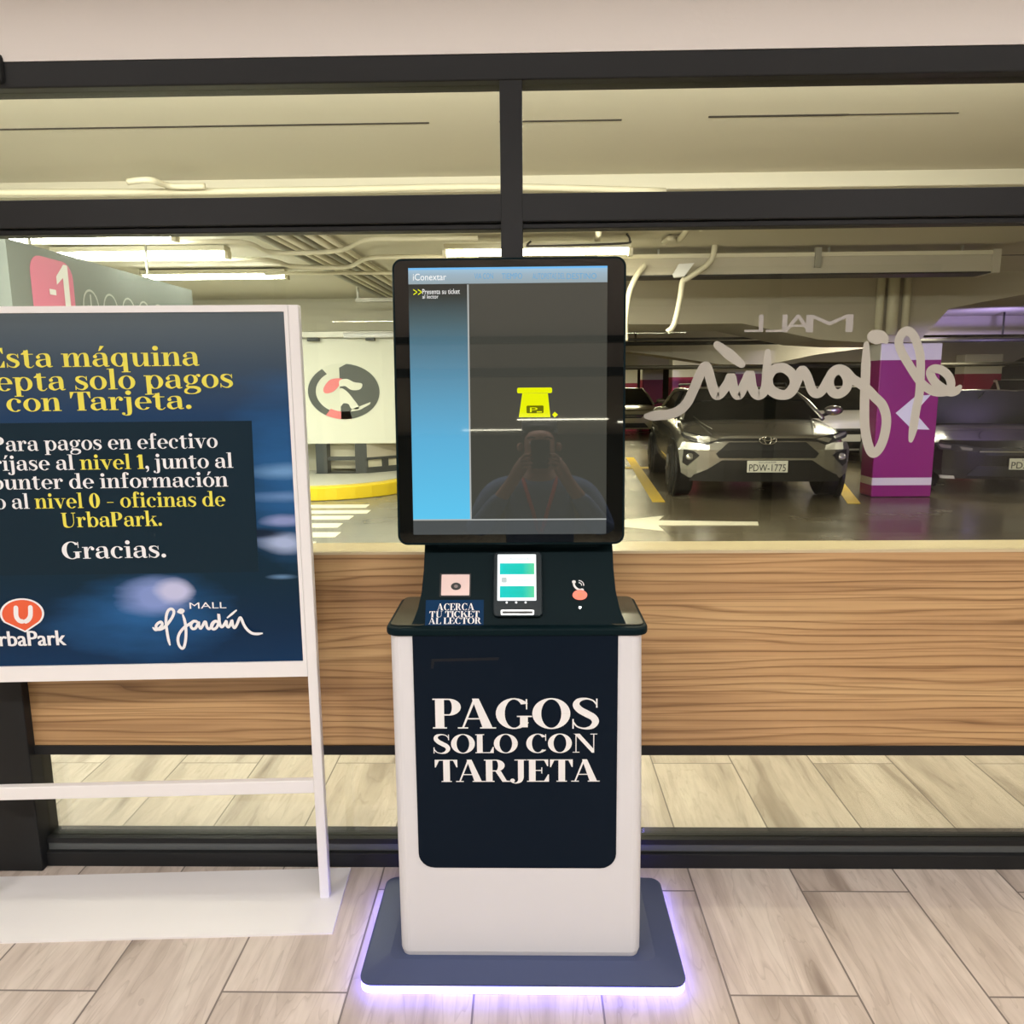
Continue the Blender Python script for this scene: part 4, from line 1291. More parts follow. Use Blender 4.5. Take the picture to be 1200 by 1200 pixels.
pipe_px([(838, 268), (834, 304), (806, 326), (800, 330), (797, 350), (790, 380), (782, 389)], 0, 0.03, 'pale hose hanging from the white junction box', 'pipe', g_, Y=8.35)
# junction box: tilted white luminaire plate
jb = [atY(x, y, 8.3) for x, y in ((796, 309), (814, 308), (802, 324), (791, 325), (789, 321))]
tag(MB().slab(jb, (0, 0.06, 0)).build('junction_box', M['white_ink'], bevel=0.004), 'small bright white junction box right of the kiosk screen', 'box')
# cable tray hung across the bay
ct = empty('cable_tray', (3.0, 8.5, 2.75))
tag(ct, 'long beige cable tray hung across the ceiling right of the kiosk', 'tray')
ta = atY(700, 303, 8.5); tb = atY(1165, 297, 8.45)
zt = tb.z
zb_ = atY(1165, 318, 8.45).z
MB().box(ta.x, tb.x, 8.45, 8.47, zb_, zt).build('side_rail', M['conc_beam'], ct)
MB().box(ta.x, tb.x, 8.43, 8.46, zt - 0.01, zt + 0.03).build('top_lip', M['pipe'], ct)
MB().box(ta.x, tb.x, 8.44, 8.75, zb_ - 0.015, zb_).build('tray_bottom', M['pipe_dark'], ct)
MB().box(tb.x - 0.02, tb.x + 0.06, 8.42, 8.78, zb_ - 0.02, zt + 0.04).build('end_plate', M['conc_beam'], ct)
for x in (1.4, 3.2, 4.6):
    MB().box(x, x + 0.02, 8.55, 8.57, zt, 3.0).build('hanger', M['galv'], ct)
p_ = atY(958, 302, 8.43)
MB().box(p_.x - 0.03, p_.x + 0.03, 8.40, 8.44, p_.z - 0.10, p_.z + 0.1).build('clip', M['galv'], ct)
# black sprinkler mains in the bays behind
def main(xa, xb, y, Y, r, label):
    a_ = atY(735, y, Y)
    tag(MB().tube([(xa, Y, a_.z), (xb, Y, a_.z + 0.02)], r, 8).build('sprinkler_pipe', M['pipe_dark'], smooth=True), label, 'pipe', 'dark mains across the rear bays')


main(0.95, 23, 403, 13.4, 0.035, 'black sprinkler main crossing above the silver SUV and pillar')
main(0.95, 23, 398, 12.3, 0.02, 'thin dark pipe crossing just above the black sprinkler main')
main(0.95, 23, 431, 19.0, 0.05, 'dark distant main low across the bay behind the cars')
for x in (1.55, 1.85, 4.25, 4.4, 8.0, 9.4):
    tag(MB().tube([(x, 13.4, atY(735, 403, 13.4).z + 0.04 + 0.001 * x), (x, 13.4, 2.715)], 0.018, 6).build('pipe_hanger', M['pipe_dark']), 'thin dark rod carrying the black sprinkler main', 'hanger', 'rods carrying the sprinkler main')

# ------------------------------------------------------------------ hanging level sign
HS = empty('level_sign', (-3.55, 6.8, 2.3))
tag(HS, 'long grey hanging sign with pink level badge above the notice', 'sign')
hp = Plane((-3.5, 0, 0), (0, 1, 0), (0, 0, 1))      # its face looks towards +X; U runs away from the lobby
MB().box(-3.62, -3.505, 5.35, 8.28, 1.95, 2.60).build('sign_body', M['sign_grey'], HS)
MB().box(-3.66, -3.60, 5.2, 5.5, 1.93, 2.62).build('end_trim', M['white_metal'], HS)


def hs_rect(ya, yb, za, zb__, w_, r):
    return [(-3.505 + w_, y, z) for y, z in rrect(ya, yb, za, zb__, r, 5)]


def hs_y(x, z):
    d = ray(x, 300); t = -3.5 / d.x
    return (EYE + d * t).y


ya, yb = 5.58, 6.1
MB().slab(hs_rect(ya, yb, 1.97, 2.54, 0.004, 0.12), (-0.003, 0, 0)).build('level_badge', M['pink_ink'], HS)
mb = MB()
hpl = Plane((-3.505, 0, 0), (0, 1, 0), (0, 0, 1))
mb.poly([hpl.pt(y_, z_, 0.006) for y_, z_ in ((5.965, 2.10), (6.035, 2.10), (6.035, 2.52), (5.985, 2.52), (5.88, 2.42), (5.88, 2.36), (5.965, 2.42))])
sans('-', hpl, 5.78, 5.86, 2.28, 2.32, mb, 0.006)
sans('Nivel', hpl, 5.68, 5.86, 2.12, 2.18, mb, 0.006)
mb.build('level_number', M['white_ink'], HS, normals=False)
pk = mat('pale sign ink', (0.55, 0.58, 0.56), 0.5)
ic_y = [6.32, 6.62, 6.92, 7.2, 7.48, 7.74, 7.98]
for k, y in enumerate(ic_y):
    mb = MB()
    ring_ = [(y + 0.11 * math.cos(rad(a_)), 2.24 + 0.13 * math.sin(rad(a_))) for a_ in range(0, 361, 15)]
    ribbon(mb, hpl, ring_, 0.008, 0.006, False)
    if k == 0:
        ribbon(mb, hpl, [(y, 2.15), (y, 2.33)], 0.01, 0.006, False); ribbon(mb, hpl, [(y - 0.05, 2.24), (y + 0.05, 2.24)], 0.01, 0.006, False)
    elif k in (2, 3):
        mb.poly([hpl.pt(y - 0.04, 2.18, 0.006), hpl.pt(y + 0.06, 2.24, 0.006), hpl.pt(y - 0.04, 2.30, 0.006)])
    elif k in (4, 6):
        ribbon(mb, hpl, [(y - 0.05, 2.18), (y, 2.30), (y + 0.05, 2.18)], 0.012, 0.006, False)
    else:
        ribbon(mb, hpl, [(y - 0.05, 2.24), (y + 0.05, 2.24)], 0.01, 0.006, False)
    mb.build('pictogram', pk, HS, normals=False)
for y in (5.7, 7.45):
    MB().tube([(-3.56, y, 2.6), (-3.56, y, 3.0)], 0.012, 6).build('hanger_rod', M['galv'], HS)

# ------------------------------------------------------------------ entrance booth, kerb island, crossing
BT = empty('entrance_booth', (-3.2, 12.4, 0.2))
tag(BT, 'white clad booth with round emblem beyond the yellow kerb', 'booth')
BY = 12.3
bpn = Plane((0, BY, 0), (1, 0, 0), (0, 0, 1))
zt_ = bpn.px(400, 396)[1]; zl_ = bpn.px(400, 520)[1]
bxa, bxb = -6.5, bpn.px(466, 450)[0] + 0.35
MB().box(bxa, bxb, BY, BY + 0.5, zl_, zt_).build('cladding', M['booth_white'], BT, bevel=0.01)
MB().box(bxa, bxb, BY - 0.10, BY + 0.02, zt_, zt_ + 0.10).build('light_channel', M['galv'], BT, bevel=0.01)
MB().tube([(bpn.px(405, 390)[0], BY - 0.12, zt_ + 0.03), (bxb, BY - 0.12, zt_ + 0.03)], 0.04, 10).build('channel_tube', M['white_ink'], BT, smooth=True)
for xa, xb in ((362, 375), (430, 440)):
    a_ = bpn.px(xa, 393)[0]; b_ = bpn.px(xb, 393)[0]
    MB().box(a_, b_, BY - 0.13, BY - 0.02, zt_ - 0.05, zt_ + 0.0).build('channel_clip', M['booth_dark'], BT)
for xa, xb, m_ in ((370, 383, 'booth_dark'), (416, 430, 'booth_dark')):
    a_ = bpn.px(xa, 540)[0]; b_ = bpn.px(xb, 540)[0]
    MB().box(a_, b_, BY + 0.02, BY + 0.25, 0.2, zl_).build('post', M[m_], BT)
a_ = bpn.px(372, 540)[0]; b_ = bpn.px(420, 540)[0]
MB().box(a_, b_, BY + 0.06, BY + 0.16, bpn.px(390, 540)[1], bpn.px(390, 536)[1]).build('cross_rail', M['booth_dark'], BT)
MB().box(a_ - 0.05, b_, BY - 0.02, BY + 0.30, 0.2, bpn.px(390, 556)[1]).build('sill', M['booth_dark'], BT)
MB().box(a_, b_, BY + 0.28, BY + 0.30, 0.25, zl_).build('infill_panel', mat('pale cream infill', (0.78, 0.74, 0.58), 0.5), BT)  # plain cream colour
# right flank of the booth: frame going back with pale panes
a_ = bpn.px(430, 540)[0]
fA, fB = Vector((a_, BY + 0.02, 0)), Vector((a_ + 0.62, BY + 0.56, 0))
inw = Vector((-0.05, 0.06, 0))


def flank(t0, t1, z0, z1, nm, m_, push=0.0):
    p, q = fA.lerp(fB, t0), fA.lerp(fB, t1)
    o_ = inw.normalized() * push
    MB().slab([p + o_ + Vector((0, 0, z0)), q + o_ + Vector((0, 0, z0)), q + o_ + Vector((0, 0, z1)), p + o_ + Vector((0, 0, z1))], inw).build(nm, m_, BT)


zf = bpn.px(430, 537)[1]
flank(0.0, 1.0, zf, zl_, 'flank_cladding', mat('beige flank', (0.50, 0.46, 0.38), 0.6))
flank(0.0, 1.0, 0.2, zf, 'infill_panel', mat('pale cream infill', (0.78, 0.74, 0.58), 0.5), 0.05)
for t0, t1 in ((0.36, 0.48), (0.76, 0.9)):
    flank(t0, t1, 0.2, zf, 'post', M['booth_dark'])
flank(-0.02, 1.0, 0.2, 0.29, 'sill', M['booth_dark'], -0.01)
flank(-0.02, 1.0, zf - 0.03, zf + 0.01, 'cross_rail', M['booth_dark'], -0.01)
# round emblem
e0 = bpn.px(361, 460); e1 = bpn.px(445, 460)
ex, ez, er = (e0[0] + e1[0]) / 2, bpn.px(403, 459)[1], (e1[0] - e0[0]) / 2
rz_ = (bpn.px(403, 427)[1] - bpn.px(403, 492)[1]) / 2


def emb(pts, name, m_, w_):
    MB().slab([bpn.pt(ex + x * er, ez + y * rz_, w_) for x, y in pts], (0, 0.003, 0)).build(name, m_, emo)


emo = MB().slab([bpn.pt(ex + 1.03 * er * math.cos(k * 0.1309), ez + 1.03 * rz_ * math.sin(k * 0.1309), 0.004) for k in range(48)], (0, 0.004, 0)).build('emblem', mat('pale emblem ground', (0.70, 0.72, 0.63), 0.5), BT)


def sector(r0, r1, a0, a1, n=14):
    return [(r1 * math.cos(rad(a0 + (a1 - a0) * i / n)), r1 * math.sin(rad(a0 + (a1 - a0) * i / n))) for i in range(n + 1)] + \
           [(r0 * math.cos(rad(a1 - (a1 - a0) * i / n)), r0 * math.sin(rad(a1 - (a1 - a0) * i / n))) for i in range(n + 1)]


eg = mat('emblem grey', (0.09, 0.10, 0.095), 0.5)
ep = mat('emblem pink', (0.80, 0.22, 0.24), 0.5)
emb(sector(0.78, 1.0, 125, 238), 'emblem_ring', eg, 0.008)
emb(sector(0.72, 1.0, 238, 282), 'emblem_pink_arc', ep, 0.008)
emb([(-0.1, -1.0), (-0.1, 0.86)] + [(math.cos(rad(a_)), math.sin(rad(a_))) for a_ in range(84, -85, -8)], 'emblem_half', eg, 0.008)
emb(spline([(-0.55, 0.15), (-0.35, 0.44), (-0.02, 0.46), (-0.12, 0.22), (-0.3, 0.0), (-0.52, -0.05)], 4, True), 'emblem_petal', ep, 0.012)
wm = mat('emblem white', (0.76, 0.77, 0.68), 0.5)
emb(spline([(-0.1, 0.40), (0.1, 0.46), (0.3, 0.34), (0.52, 0.28), (0.46, 0.08), (0.22, 0.06), (0.05, 0.2), (-0.1, 0.2)], 4, True), 'emblem_leaf', wm, 0.013)
emb(spline([(-0.1, 0.1), (0.08, 0.02), (0.25, -0.25), (0.42, -0.6), (0.2, -0.62), (0.12, -0.45), (-0.02, -0.42), (-0.1, -0.5)], 4, True), 'emblem_hand', wm, 0.013)
emb([(0.18, -0.72), (0.44, -0.66), (0.72, -0.46), (0.74, -0.38), (0.5, -0.5), (0.2, -0.64)], 'emblem_cuff', wm, 0.013)

# kerb island
isl = [(-9.5, 10.62), (-3.2, 10.62)] + [(-3.2 + 1.5 * math.sin(rad(a_)), 12.12 - 1.5 * math.cos(rad(a_))) for a_ in range(10, 91, 10)] + [(-1.7, 12.88), (-9.5, 12.88)]
ki = empty('kerb_island', (-4, 11.5, 0))
tag(ki, 'raised pavement island with a bright yellow kerb below the booth', 'kerb')
MB().slab([(x, y, 0.0) for x, y in isl], (0, 0, 0.19)).build('kerb_face', M['kerb_yellow'], ki, bevel=0.015)
MB().slab([(x, y, 0.191) for x, y in [(-9.4, 10.82), (-3.2, 10.82)] + [(-3.2 + 1.3 * math.sin(rad(a_)), 12.12 - 1.3 * math.cos(rad(a_))) for a_ in range(10, 91, 10)] + [(-1.9, 12.86), (-9.4, 12.86)]], (0, 0, 0.008)).build('paving', M['pavement'], ki)
# crossing stripes, arrow, bay lines
for k, (ya_, yb_) in enumerate(((10.30, 10.05), (9.83, 9.58), (9.40, 9.14), (8.88, 8.60), (8.32, 8.04), (7.80, 7.52), (7.25, 6.97), (6.7, 6.42))):
    xr = -2.14 + 0.12 * (k % 3 == 1) - (10.3 - ya_) * 0.02
    tag(MB().box(-5.4, xr, yb_, ya_, -0.004, 0.002).build('crossing_stripe', M['white_paint']), 'white painted crossing stripe, ' + ['nearest the yellow kerb', 'second from the kerb', 'third from the kerb', 'fourth from the kerb', 'fifth from the kerb', 'sixth from the kerb', 'seventh from the kerb', 'farthest from the kerb'][k], 'road marking', 'crossing stripes')
arr = [atZ(x, y, 0.0) for x, y in ((690, 613.5), (778, 604.5), (771, 610), (888, 611.5), (889, 615.5), (771, 615.5), (778, 622))]
for p in arr: p.z = -0.003
tag(MB().slab(arr, (0, 0, 0.005)).build('floor_arrow', M['white_paint']), 'large white arrow painted on the garage lane right of the kiosk', 'road marking')


def line_px(name, a0, a1, wd, m, label):
    A = atZ(*a0, 0.0); B = atZ(*a1, 0.0)
    tag(MB().slab([(A.x - wd, A.y, -0.003), (A.x + wd, A.y, -0.003), (B.x + wd, B.y, -0.003), (B.x - wd, B.y, -0.003)], (0, 0, 0.005)).build(name, m), label, 'road marking')


line_px('bay_line', (738, 536), (772, 588), 0.085, M['yellow_paint'], 'yellow bay line left of the silver SUV')
line_px('bay_line', (963, 540), (1001, 590), 0.085, M['yellow_paint'], 'yellow bay line between the silver SUV and magenta pillar')
cl = [atZ(x, y, 0) for x, y in ((733, 547), (768, 547), (768, 549), (733, 549))]
tag(MB().slab([(p.x, p.y, -0.003) for p in cl], (0, 0, 0.004)).build('bay_cross_line', M['yellow_paint']), 'thin faded cross line behind the yellow bay line', 'road marking')


# ------------------------------------------------------------------ cars
def clip_strip(poly, xa, xb):
    def cl(pts, f, inter):
        out = []
        for i in range(len(pts)):
            p, q = pts[i], pts[(i + 1) % len(pts)]
            if f(p): out.append(p)
            if f(p) != f(q): out.append(inter(p, q))
        return out

    def at(x):
        return lambda p, q: (x, p[1] + (q[1] - p[1]) * (x - p[0]) / (q[0] - p[0]))
    r_ = cl(poly, lambda p: p[0] >= xa, at(xa))
    if len(r_) < 3: return []
    r_ = cl(r_, lambda p: p[0] <= xb, at(xb))
    return r_ if len(r_) >= 3 else []


def make_car(name, label, paint, loc, rz, sx=1.33, H=1.47, L=4.5, hood_z=1.02, nose_z=0.82, style='suv', plate='', group='parked cars', lift=0.0):
    """front faces -Y, nose at y=0; x widths in true metres times sx"""
    root = empty(name, loc, rz)
    tag(root, label, 'car', group)

    def V(x, y, z): return (x * sx, y, z + lift)

    def VW(x, y, z): return (x * sx, y, z)

    # lower body: lofted sections  (y, half width, top z at centre, shoulder z, bottom z)
    hz, nz = hood_z, nose_z
    secs = [(0.13, 0.50, nz - 0.05, nz - 0.12, 0.26), (0.17, 0.72, nz - 0.01, nz - 0.07, 0.22), (0.30, 0.85, nz + 0.03, nz - 0.03, 0.20), (0.42, 0.895, nz + 0.06, nz, 0.20), (0.7, 0.915, (nz + hz) / 2 + 0.04, nz + 0.06, 0.20),
            (1.15, 0.92, hz, hz - 0.08, 0.20), (2.2, 0.925, hz + 0.01, hz - 0.04, 0.20), (3.4, 0.92, hz + 0.03, hz, 0.20), (L - 0.35, 0.90, hz + 0.03, hz, 0.26), (L - 0.06, 0.84, hz - 0.02, hz - 0.08, 0.32), (L, 0.70, hz - 0.1, hz - 0.16, 0.36)]
    mb = MB()
    pts = []
    for (y, hw, zt2, zs, zb2) in secs:
        half = [(0.0, zt2), (hw * 0.45, zt2 - 0.004), (hw * 0.78, zt2 - 0.02), (hw * 0.93, zs), (hw, zs - 0.12), (hw, (zs + zb2) / 2), (hw * 0.985, zb2 + 0.1), (hw * 0.9, zb2), (0.0, zb2)]
        ring_ = half + [(-x, z) for x, z in reversed(half[1:-1])]
        pts += [V(x, y, z) for x, z in ring_]
    n_ = 16
    fs = []
    for i in range(len(secs) - 1):
        for k in range(n_):
            fs.append((i * n_ + k, i * n_ + (k + 1) % n_, (i + 1) * n_ + (k + 1) % n_, (i + 1) * n_ + k))
    fs += [list(range(n_)), [(len(secs) - 1) * n_ + k for k in range(n_)]]
    mb.add(pts, fs)
    body = mb.build('body', paint, root, smooth=True, keep=True, sub=1)
    # cabin
    zr = H
    wb, wt = 0.80, 0.60
    y0, y1, y2, y3 = 1.02, 1.78, L - 0.95, L - 0.25
    if style == 'sedan':
        y0, y1, y2, y3 = 1.1, 1.95, L - 1.6, L - 0.8
    zb3 = hz - 0.03
    A = [(wb, y0, zb3), (wt, y1, zr - 0.05), (wt, y2, zr - 0.04), (wb - 0.03, y3, zb3)]
    mb = MB()     # dark glass volume
    pp = [V(x, y, z) for x, y, z in A] + [V(-x, y, z) for x, y, z in A]
    mb.add(pp, [(0, 1, 2, 3), (4, 7, 6, 5), (1, 5, 6, 2), (2, 6, 7, 3)])
    mb.build('side_glass', M['car_glass'], root, keep=True)
    mb = MB()
    cols = 8
    ws = []
    for i in range(cols + 1):
        t = -1 + 2 * i / cols
        bow = 0.10 * t * t
        ws.append([V(wb * t * 0.985, y0 - 0.10 + bow, zb3), V((wb + wt) / 2 * t, (y0 + y1) / 2 - 0.07 + bow * 0.9, (zb3 + zr) / 2 + 0.01), V(wt * t, y1 - 0.05 + bow * 0.7, zr - 0.035)])
    mb.add([p for c in ws for p in c], [(i * 3 + j, (i + 1) * 3 + j, (i + 1) * 3 + j + 1, i * 3 + j + 1) for i in range(cols) for j in range(2)])
    mb.build('windscreen', M['car_glass'], root, smooth=True, keep=True)
    # roof skin
    mb = MB()
    st = [(y1 - 0.06, wt - 0.02, zr - 0.045), (y1 + 0.1, wt, zr - 0.012), ((y1 + y2) / 2, wt + 0.015, zr), (y2, wt, zr - 0.03), (y2 + 0.12, wt, zr - 0.07)]
    pts = []
    for y, hw, z in st:
        pts += [V(hw * t, y + 0.05 * t * t * (1 if y < 2.2 else -1), z - 0.035 * abs(t) ** 3) for t in (-1, -0.7, -0.35, 0, 0.35, 0.7, 1)]
    mb.add(pts, [(i * 7 + k, i * 7 + k + 1, (i + 1) * 7 + k + 1, (i + 1) * 7 + k) for i in range(len(st) - 1) for k in range(6)])
    rf = mb.build('roof', paint, root, smooth=True, keep=True)
    s_ = rf.modifiers.new('thickness', 'SOLIDIFY'); s_.thickness = 0.03
    # window pillars
    for s in (-1, 1):
        MB().tube([V(s * wb * 1.0, y0 + 0.0, zb3 - 0.01), V(s * (wb + wt) / 2 * 1.01, (y0 + y1) / 2, (zb3 + zr) / 2), V(s * wt * 1.01, y1 + 0.05, zr - 0.06), V(s * (wt + 0.02), (y1 + y2) / 2, zr - 0.045), V(s * wt * 1.01, y2, zr - 0.06), V(s * (wb - 0.03), y3, zb3)], 0.035, 6).build('window_pillar', paint, root, smooth=True, keep=True)
        MB().tube([V(s * (wb + 0.012), (y0 + y2) / 2 - 0.1, zb3), V(s * (wt + 0.012), (y1 + y2) / 2 - 0.1, zr - 0.06)], 0.03, 6).build('window_pillar', M['trim_black'], root, keep=True)
        if style == 'suv':
            MB().tube([V(s * (wt - 0.03), y1 + 0.15, zr - 0.02), V(s * (wt - 0.03), y1 + 0.25, zr + 0.04), V(s * (wt - 0.03), y2 - 0.2, zr + 0.03), V(s * (wt - 0.03), y2 - 0.1, zr - 0.03)], 0.018, 6).build('roof_rail', M['trim_black'], root, keep=True)
        # mirror
        mm = MB()
        cx_, cz_ = s * 1.0, hz + 0.07
        mm.lathe([(0.03, -0.06), (0.085, -0.04), (0.095, 0.02), (0.07, 0.06), (0.02, 0.08)], V(cx_, y0 + 0.32, cz_), 'y', 14, sx * 1.15, 0.8)
        mo = mm.build('mirror', paint, root, smooth=True, keep=True)
        MB().tube([V(s * 0.82, y0 + 0.34, hz - 0.03), V(s * 0.95, y0 + 0.33, hz + 0.03)], 0.025, 6).build('mirror_arm', M['trim_black'], mo, keep=True)
        # wheels with arch lining
        for yw in (0.85, L - 0.95):
            wr = 0.335 + lift * 0.35
            arch = MB()
            arch.lathe([(wr + 0.085, 0.0), (wr + 0.085, s * 0.035)], VW(s * 0.897, yw, wr), 'x', 28)
            arch.build('wheel_arch', M['trim_black'], root, keep=True)
            c = VW(s * 0.70, yw, wr)
            whl = MB().lathe([(wr - 0.05, s * 0.0), (wr, s * 0.03), (wr, s * 0.22 * sx), (wr - 0.03, s * 0.255 * sx), (0.23, s * 0.26 * sx)], c, 'x', 30).build('wheel', M['tyre'], root, smooth=False, keep=True)
            sp2 = MB().lathe([(0.225, s * 0.262 * sx), (0.215, s * 0.25 * sx), (0.05, s * 0.255 * sx), (0.045, s * 0.268 * sx)], c, 'x', 24)
            for k in range(5):
                a_ = k * 2 * math.pi / 5
                d1 = Vector((0, math.cos(a_), math.sin(a_))); d2 = Vector((0, -math.sin(a_), math.cos(a_)))
                o_ = Vector(c) + Vector((s * 0.262 * sx, 0, 0))
                sp2.slab([o_ + d1 * 0.03 - d2 * 0.03, o_ + d1 * 0.21 - d2 * 0.02, o_ + d1 * 0.21 + d2 * 0.02, o_ + d1 * 0.03 + d2 * 0.03], (s * 0.012, 0, 0))
            sp2.build('rim', M['alloy'], whl, keep=True)

    # ---- face of the car: panels draped over the nose
    def face_y(x, z):
        return 0.02 + 0.22 * (abs(x) / 0.9) ** 4.5 + 0.10 * max(0.0, z - 0.62) / 0.3 + 0.3 * max(0, z - 0.80) + 0.05 * max(0, 0.35 - z)

    zcuts = [0.0, 0.35, 0.62, 0.72, 0.80, 0.9]
    cuts = [-1.0, -0.9, -0.82, -0.72, -0.6, -0.45, -0.3, -0.15, 0, 0.15, 0.3, 0.45, 0.6, 0.72, 0.82, 0.9, 1.0]

    def drape(poly, off, nm, m_, par=root, th=0.03):
        mb_ = MB()
        for a_, b_ in zip(cuts, cuts[1:]):
            q0_ = clip_strip(poly, a_, b_)
            for c_, d_ in zip(zcuts, zcuts[1:]):
                q = clip_strip([(z, x) for x, z in q0_], c_, d_) if q0_ else []
                q = [(x, z) for z, x in q]
                ar = sum(q[i][0] * q[(i + 1) % len(q)][1] - q[(i + 1) % len(q)][0] * q[i][1] for i in range(len(q)))
                if abs(ar) < 1e-6: continue
                if ar < 0: q.reverse()
                mb_.add([V(x, face_y(x, z) - off, z) for x, z in q], [list(range(len(q)))])
        o_ = mb_.build(nm, m_, par, keep=True, normals=False)
        so = o_.modifiers.new('thickness', 'SOLIDIFY'); so.thickness = th; so.offset = -1
        return o_

    def mir(p): return [(-x, z) for x, z in reversed(p)]
    if style == 'suv':
        drape([(-0.88, 0.30), (-0.80, 0.24), (0.80, 0.24), (0.88, 0.30), (0.905, 0.62), (0.87, 0.72), (0.62, 0.70), (0.45, 0.80), (-0.45, 0.80), (-0.62, 0.70), (-0.87, 0.72), (-0.905, 0.62)], 0.0, 'bumper', paint)
        drape([(-0.75, 0.285), (0.75, 0.285), (0.62, 0.36), (0.47, 0.485), (-0.47, 0.485), (-0.62, 0.36)], 0.012, 'lower_intake', M['trim_black'])
        drape([(-0.80, 0.20), (0.80, 0.20), (0.75, 0.29), (-0.75, 0.29)], 0.014, 'skid_plate', M['trim_black'])
        drape([(-0.535, 0.575), (-0.50, 0.515), (0.50, 0.515), (0.535, 0.575), (0.40, 0.725), (-0.40, 0.725)], 0.016, 'grille', mat('grille mesh', (0.016, 0.016, 0.017), 0.45, bump=0.6, bscale=90))
        for f in (lambda p: p, mir):
            drape(f([(-0.62, 0.725), (-0.40, 0.745), (0.0, 0.745), (0.0, 0.775), (-0.42, 0.775), (-0.60, 0.76)]), 0.02, 'grille_bar', M['trim_black'])
            hl_ = drape(f([(-0.885, 0.83), (-0.86, 0.775), (-0.62, 0.69), (-0.47, 0.765), (-0.60, 0.80), (-0.85, 0.865)]), 0.018, 'headlight', M['lens_dark'])
            drape(f([(-0.865, 0.85), (-0.85, 0.815), (-0.72, 0.765), (-0.70, 0.80)]), 0.026, 'lamp_element', M['lens'], hl_, 0.01)
            drape(f([(-0.68, 0.765), (-0.64, 0.715), (-0.50, 0.765), (-0.60, 0.79)]), 0.026, 'lamp_element', M['lens'], hl_, 0.01)
            fg = drape(f([(-0.86, 0.62), (-0.87, 0.44), (-0.82, 0.40), (-0.70, 0.545), (-0.76, 0.60)]), 0.014, 'fog_pod', M['trim_black'])
            x_, z_ = f([(-0.795, 0.525)])[0]
            fm = MB().lathe([(0.0, -0.012), (0.04, -0.01), (0.048, 0.0), (0.048, 0.02)], V(x_, face_y(x_, z_) - 0.02, z_), 'y', 16, 1.2, 1.0)
            fm.build('fog_lamp', M['lens'], fg, smooth=True, keep=True)
        # nose badge: three interlocking ovals
        bd = MB()
        cy_ = face_y(0, 0.75) - 0.045
        for (rx_, rz2, dx_, dz_) in ((0.088, 0.056, 0, 0), (0.034, 0.054, 0, 0), (0.062, 0.026, 0, 0.024)):
            bd.tube([V(dx_ + rx_ * math.cos(k * 0.3142), cy_, 0.75 + dz_ + rz2 * math.sin(k * 0.3142)) for k in range(20)], 0.010, 6, closed=True)
        bd.build('badge', M['chrome'], root, smooth=True, keep=True)
        # bonnet crease lines
        for s in (-1, 1):
            MB().tube([V(s * 0.55, 0.3, nz + 0.075), V(s * 0.62, 0.75, (nz + hz) / 2 + 0.045), V(s * 0.66, 1.05, hz + 0.0)], 0.012, 5).build('bonnet_crease', paint, root, smooth=True, keep=True)
        pz = 0.405
    else:
        drape([(-0.88, 0.30), (-0.80, 0.22), (0.80, 0.22), (0.88, 0.30), (0.90, 0.58), (0.84, 0.76), (-0.84, 0.76), (-0.90, 0.58)], 0.0, 'bumper', paint)
        drape([(-0.60, 0.26), (0.60, 0.26), (0.50, 0.40), (-0.50, 0.40)], 0.012, 'lower_intake', M['trim_black'])
        drape([(-0.42, 0.55), (0.42, 0.55), (0.50, 0.66), (-0.50, 0.66)], 0.012, 'grille', M['trim_black'])
        drape([(-0.50, 0.60), (0.50, 0.60), (0.50, 0.615), (-0.50, 0.615)], 0.03, 'grille_bar', M['chrome'], th=0.01)
        for f in (lambda p: p, mir):
            hl_ = drape(f([(-0.89, 0.72), (-0.85, 0.63), (-0.52, 0.60), (-0.48, 0.66), (-0.70, 0.71)]), 0.016, 'headlight', M['lens_dark'])
            drape(f([(-0.86, 0.705), (-0.84, 0.655), (-0.76, 0.645), (-0.75, 0.685)]), 0.024, 'lamp_element', M['lens'], hl_, 0.01)
            drape(f([(-0.68, 0.675), (-0.66, 0.63), (-0.57, 0.62), (-0.56, 0.655)]), 0.024, 'lamp_element', M['lens'], hl_, 0.01)
            drape(f([(-0.84, 0.26), (-0.83, 0.215), (-0.70, 0.215), (-0.71, 0.26)]), 0.016, 'fog_lamp', M['lens'], root, 0.01)
        pz = 0.44
    if plate:
        yp = face_y(0, pz) - 0.035
        pz += lift
        po = MB().box(-0.212 * sx, 0.212 * sx, yp - 0.006, yp, pz - 0.078, pz + 0.078).build('number_plate', M['plate'], root, bevel=0.004, keep=True)
        mb = MB()
        pl = Plane((0, yp - 0.007, pz), (1, 0, 0), (0, 0, 1))
        sans(plate, pl, -0.19 * sx, 0.19 * sx, -0.062, 0.03, mb, 0.001)
        sans('ECUADOR', pl, -0.09 * sx, 0.09 * sx, 0.048, 0.066, mb, 0.001)
        mb.build('plate_lettering', M['plate_ink'], po, normals=False, keep=True)
    return root


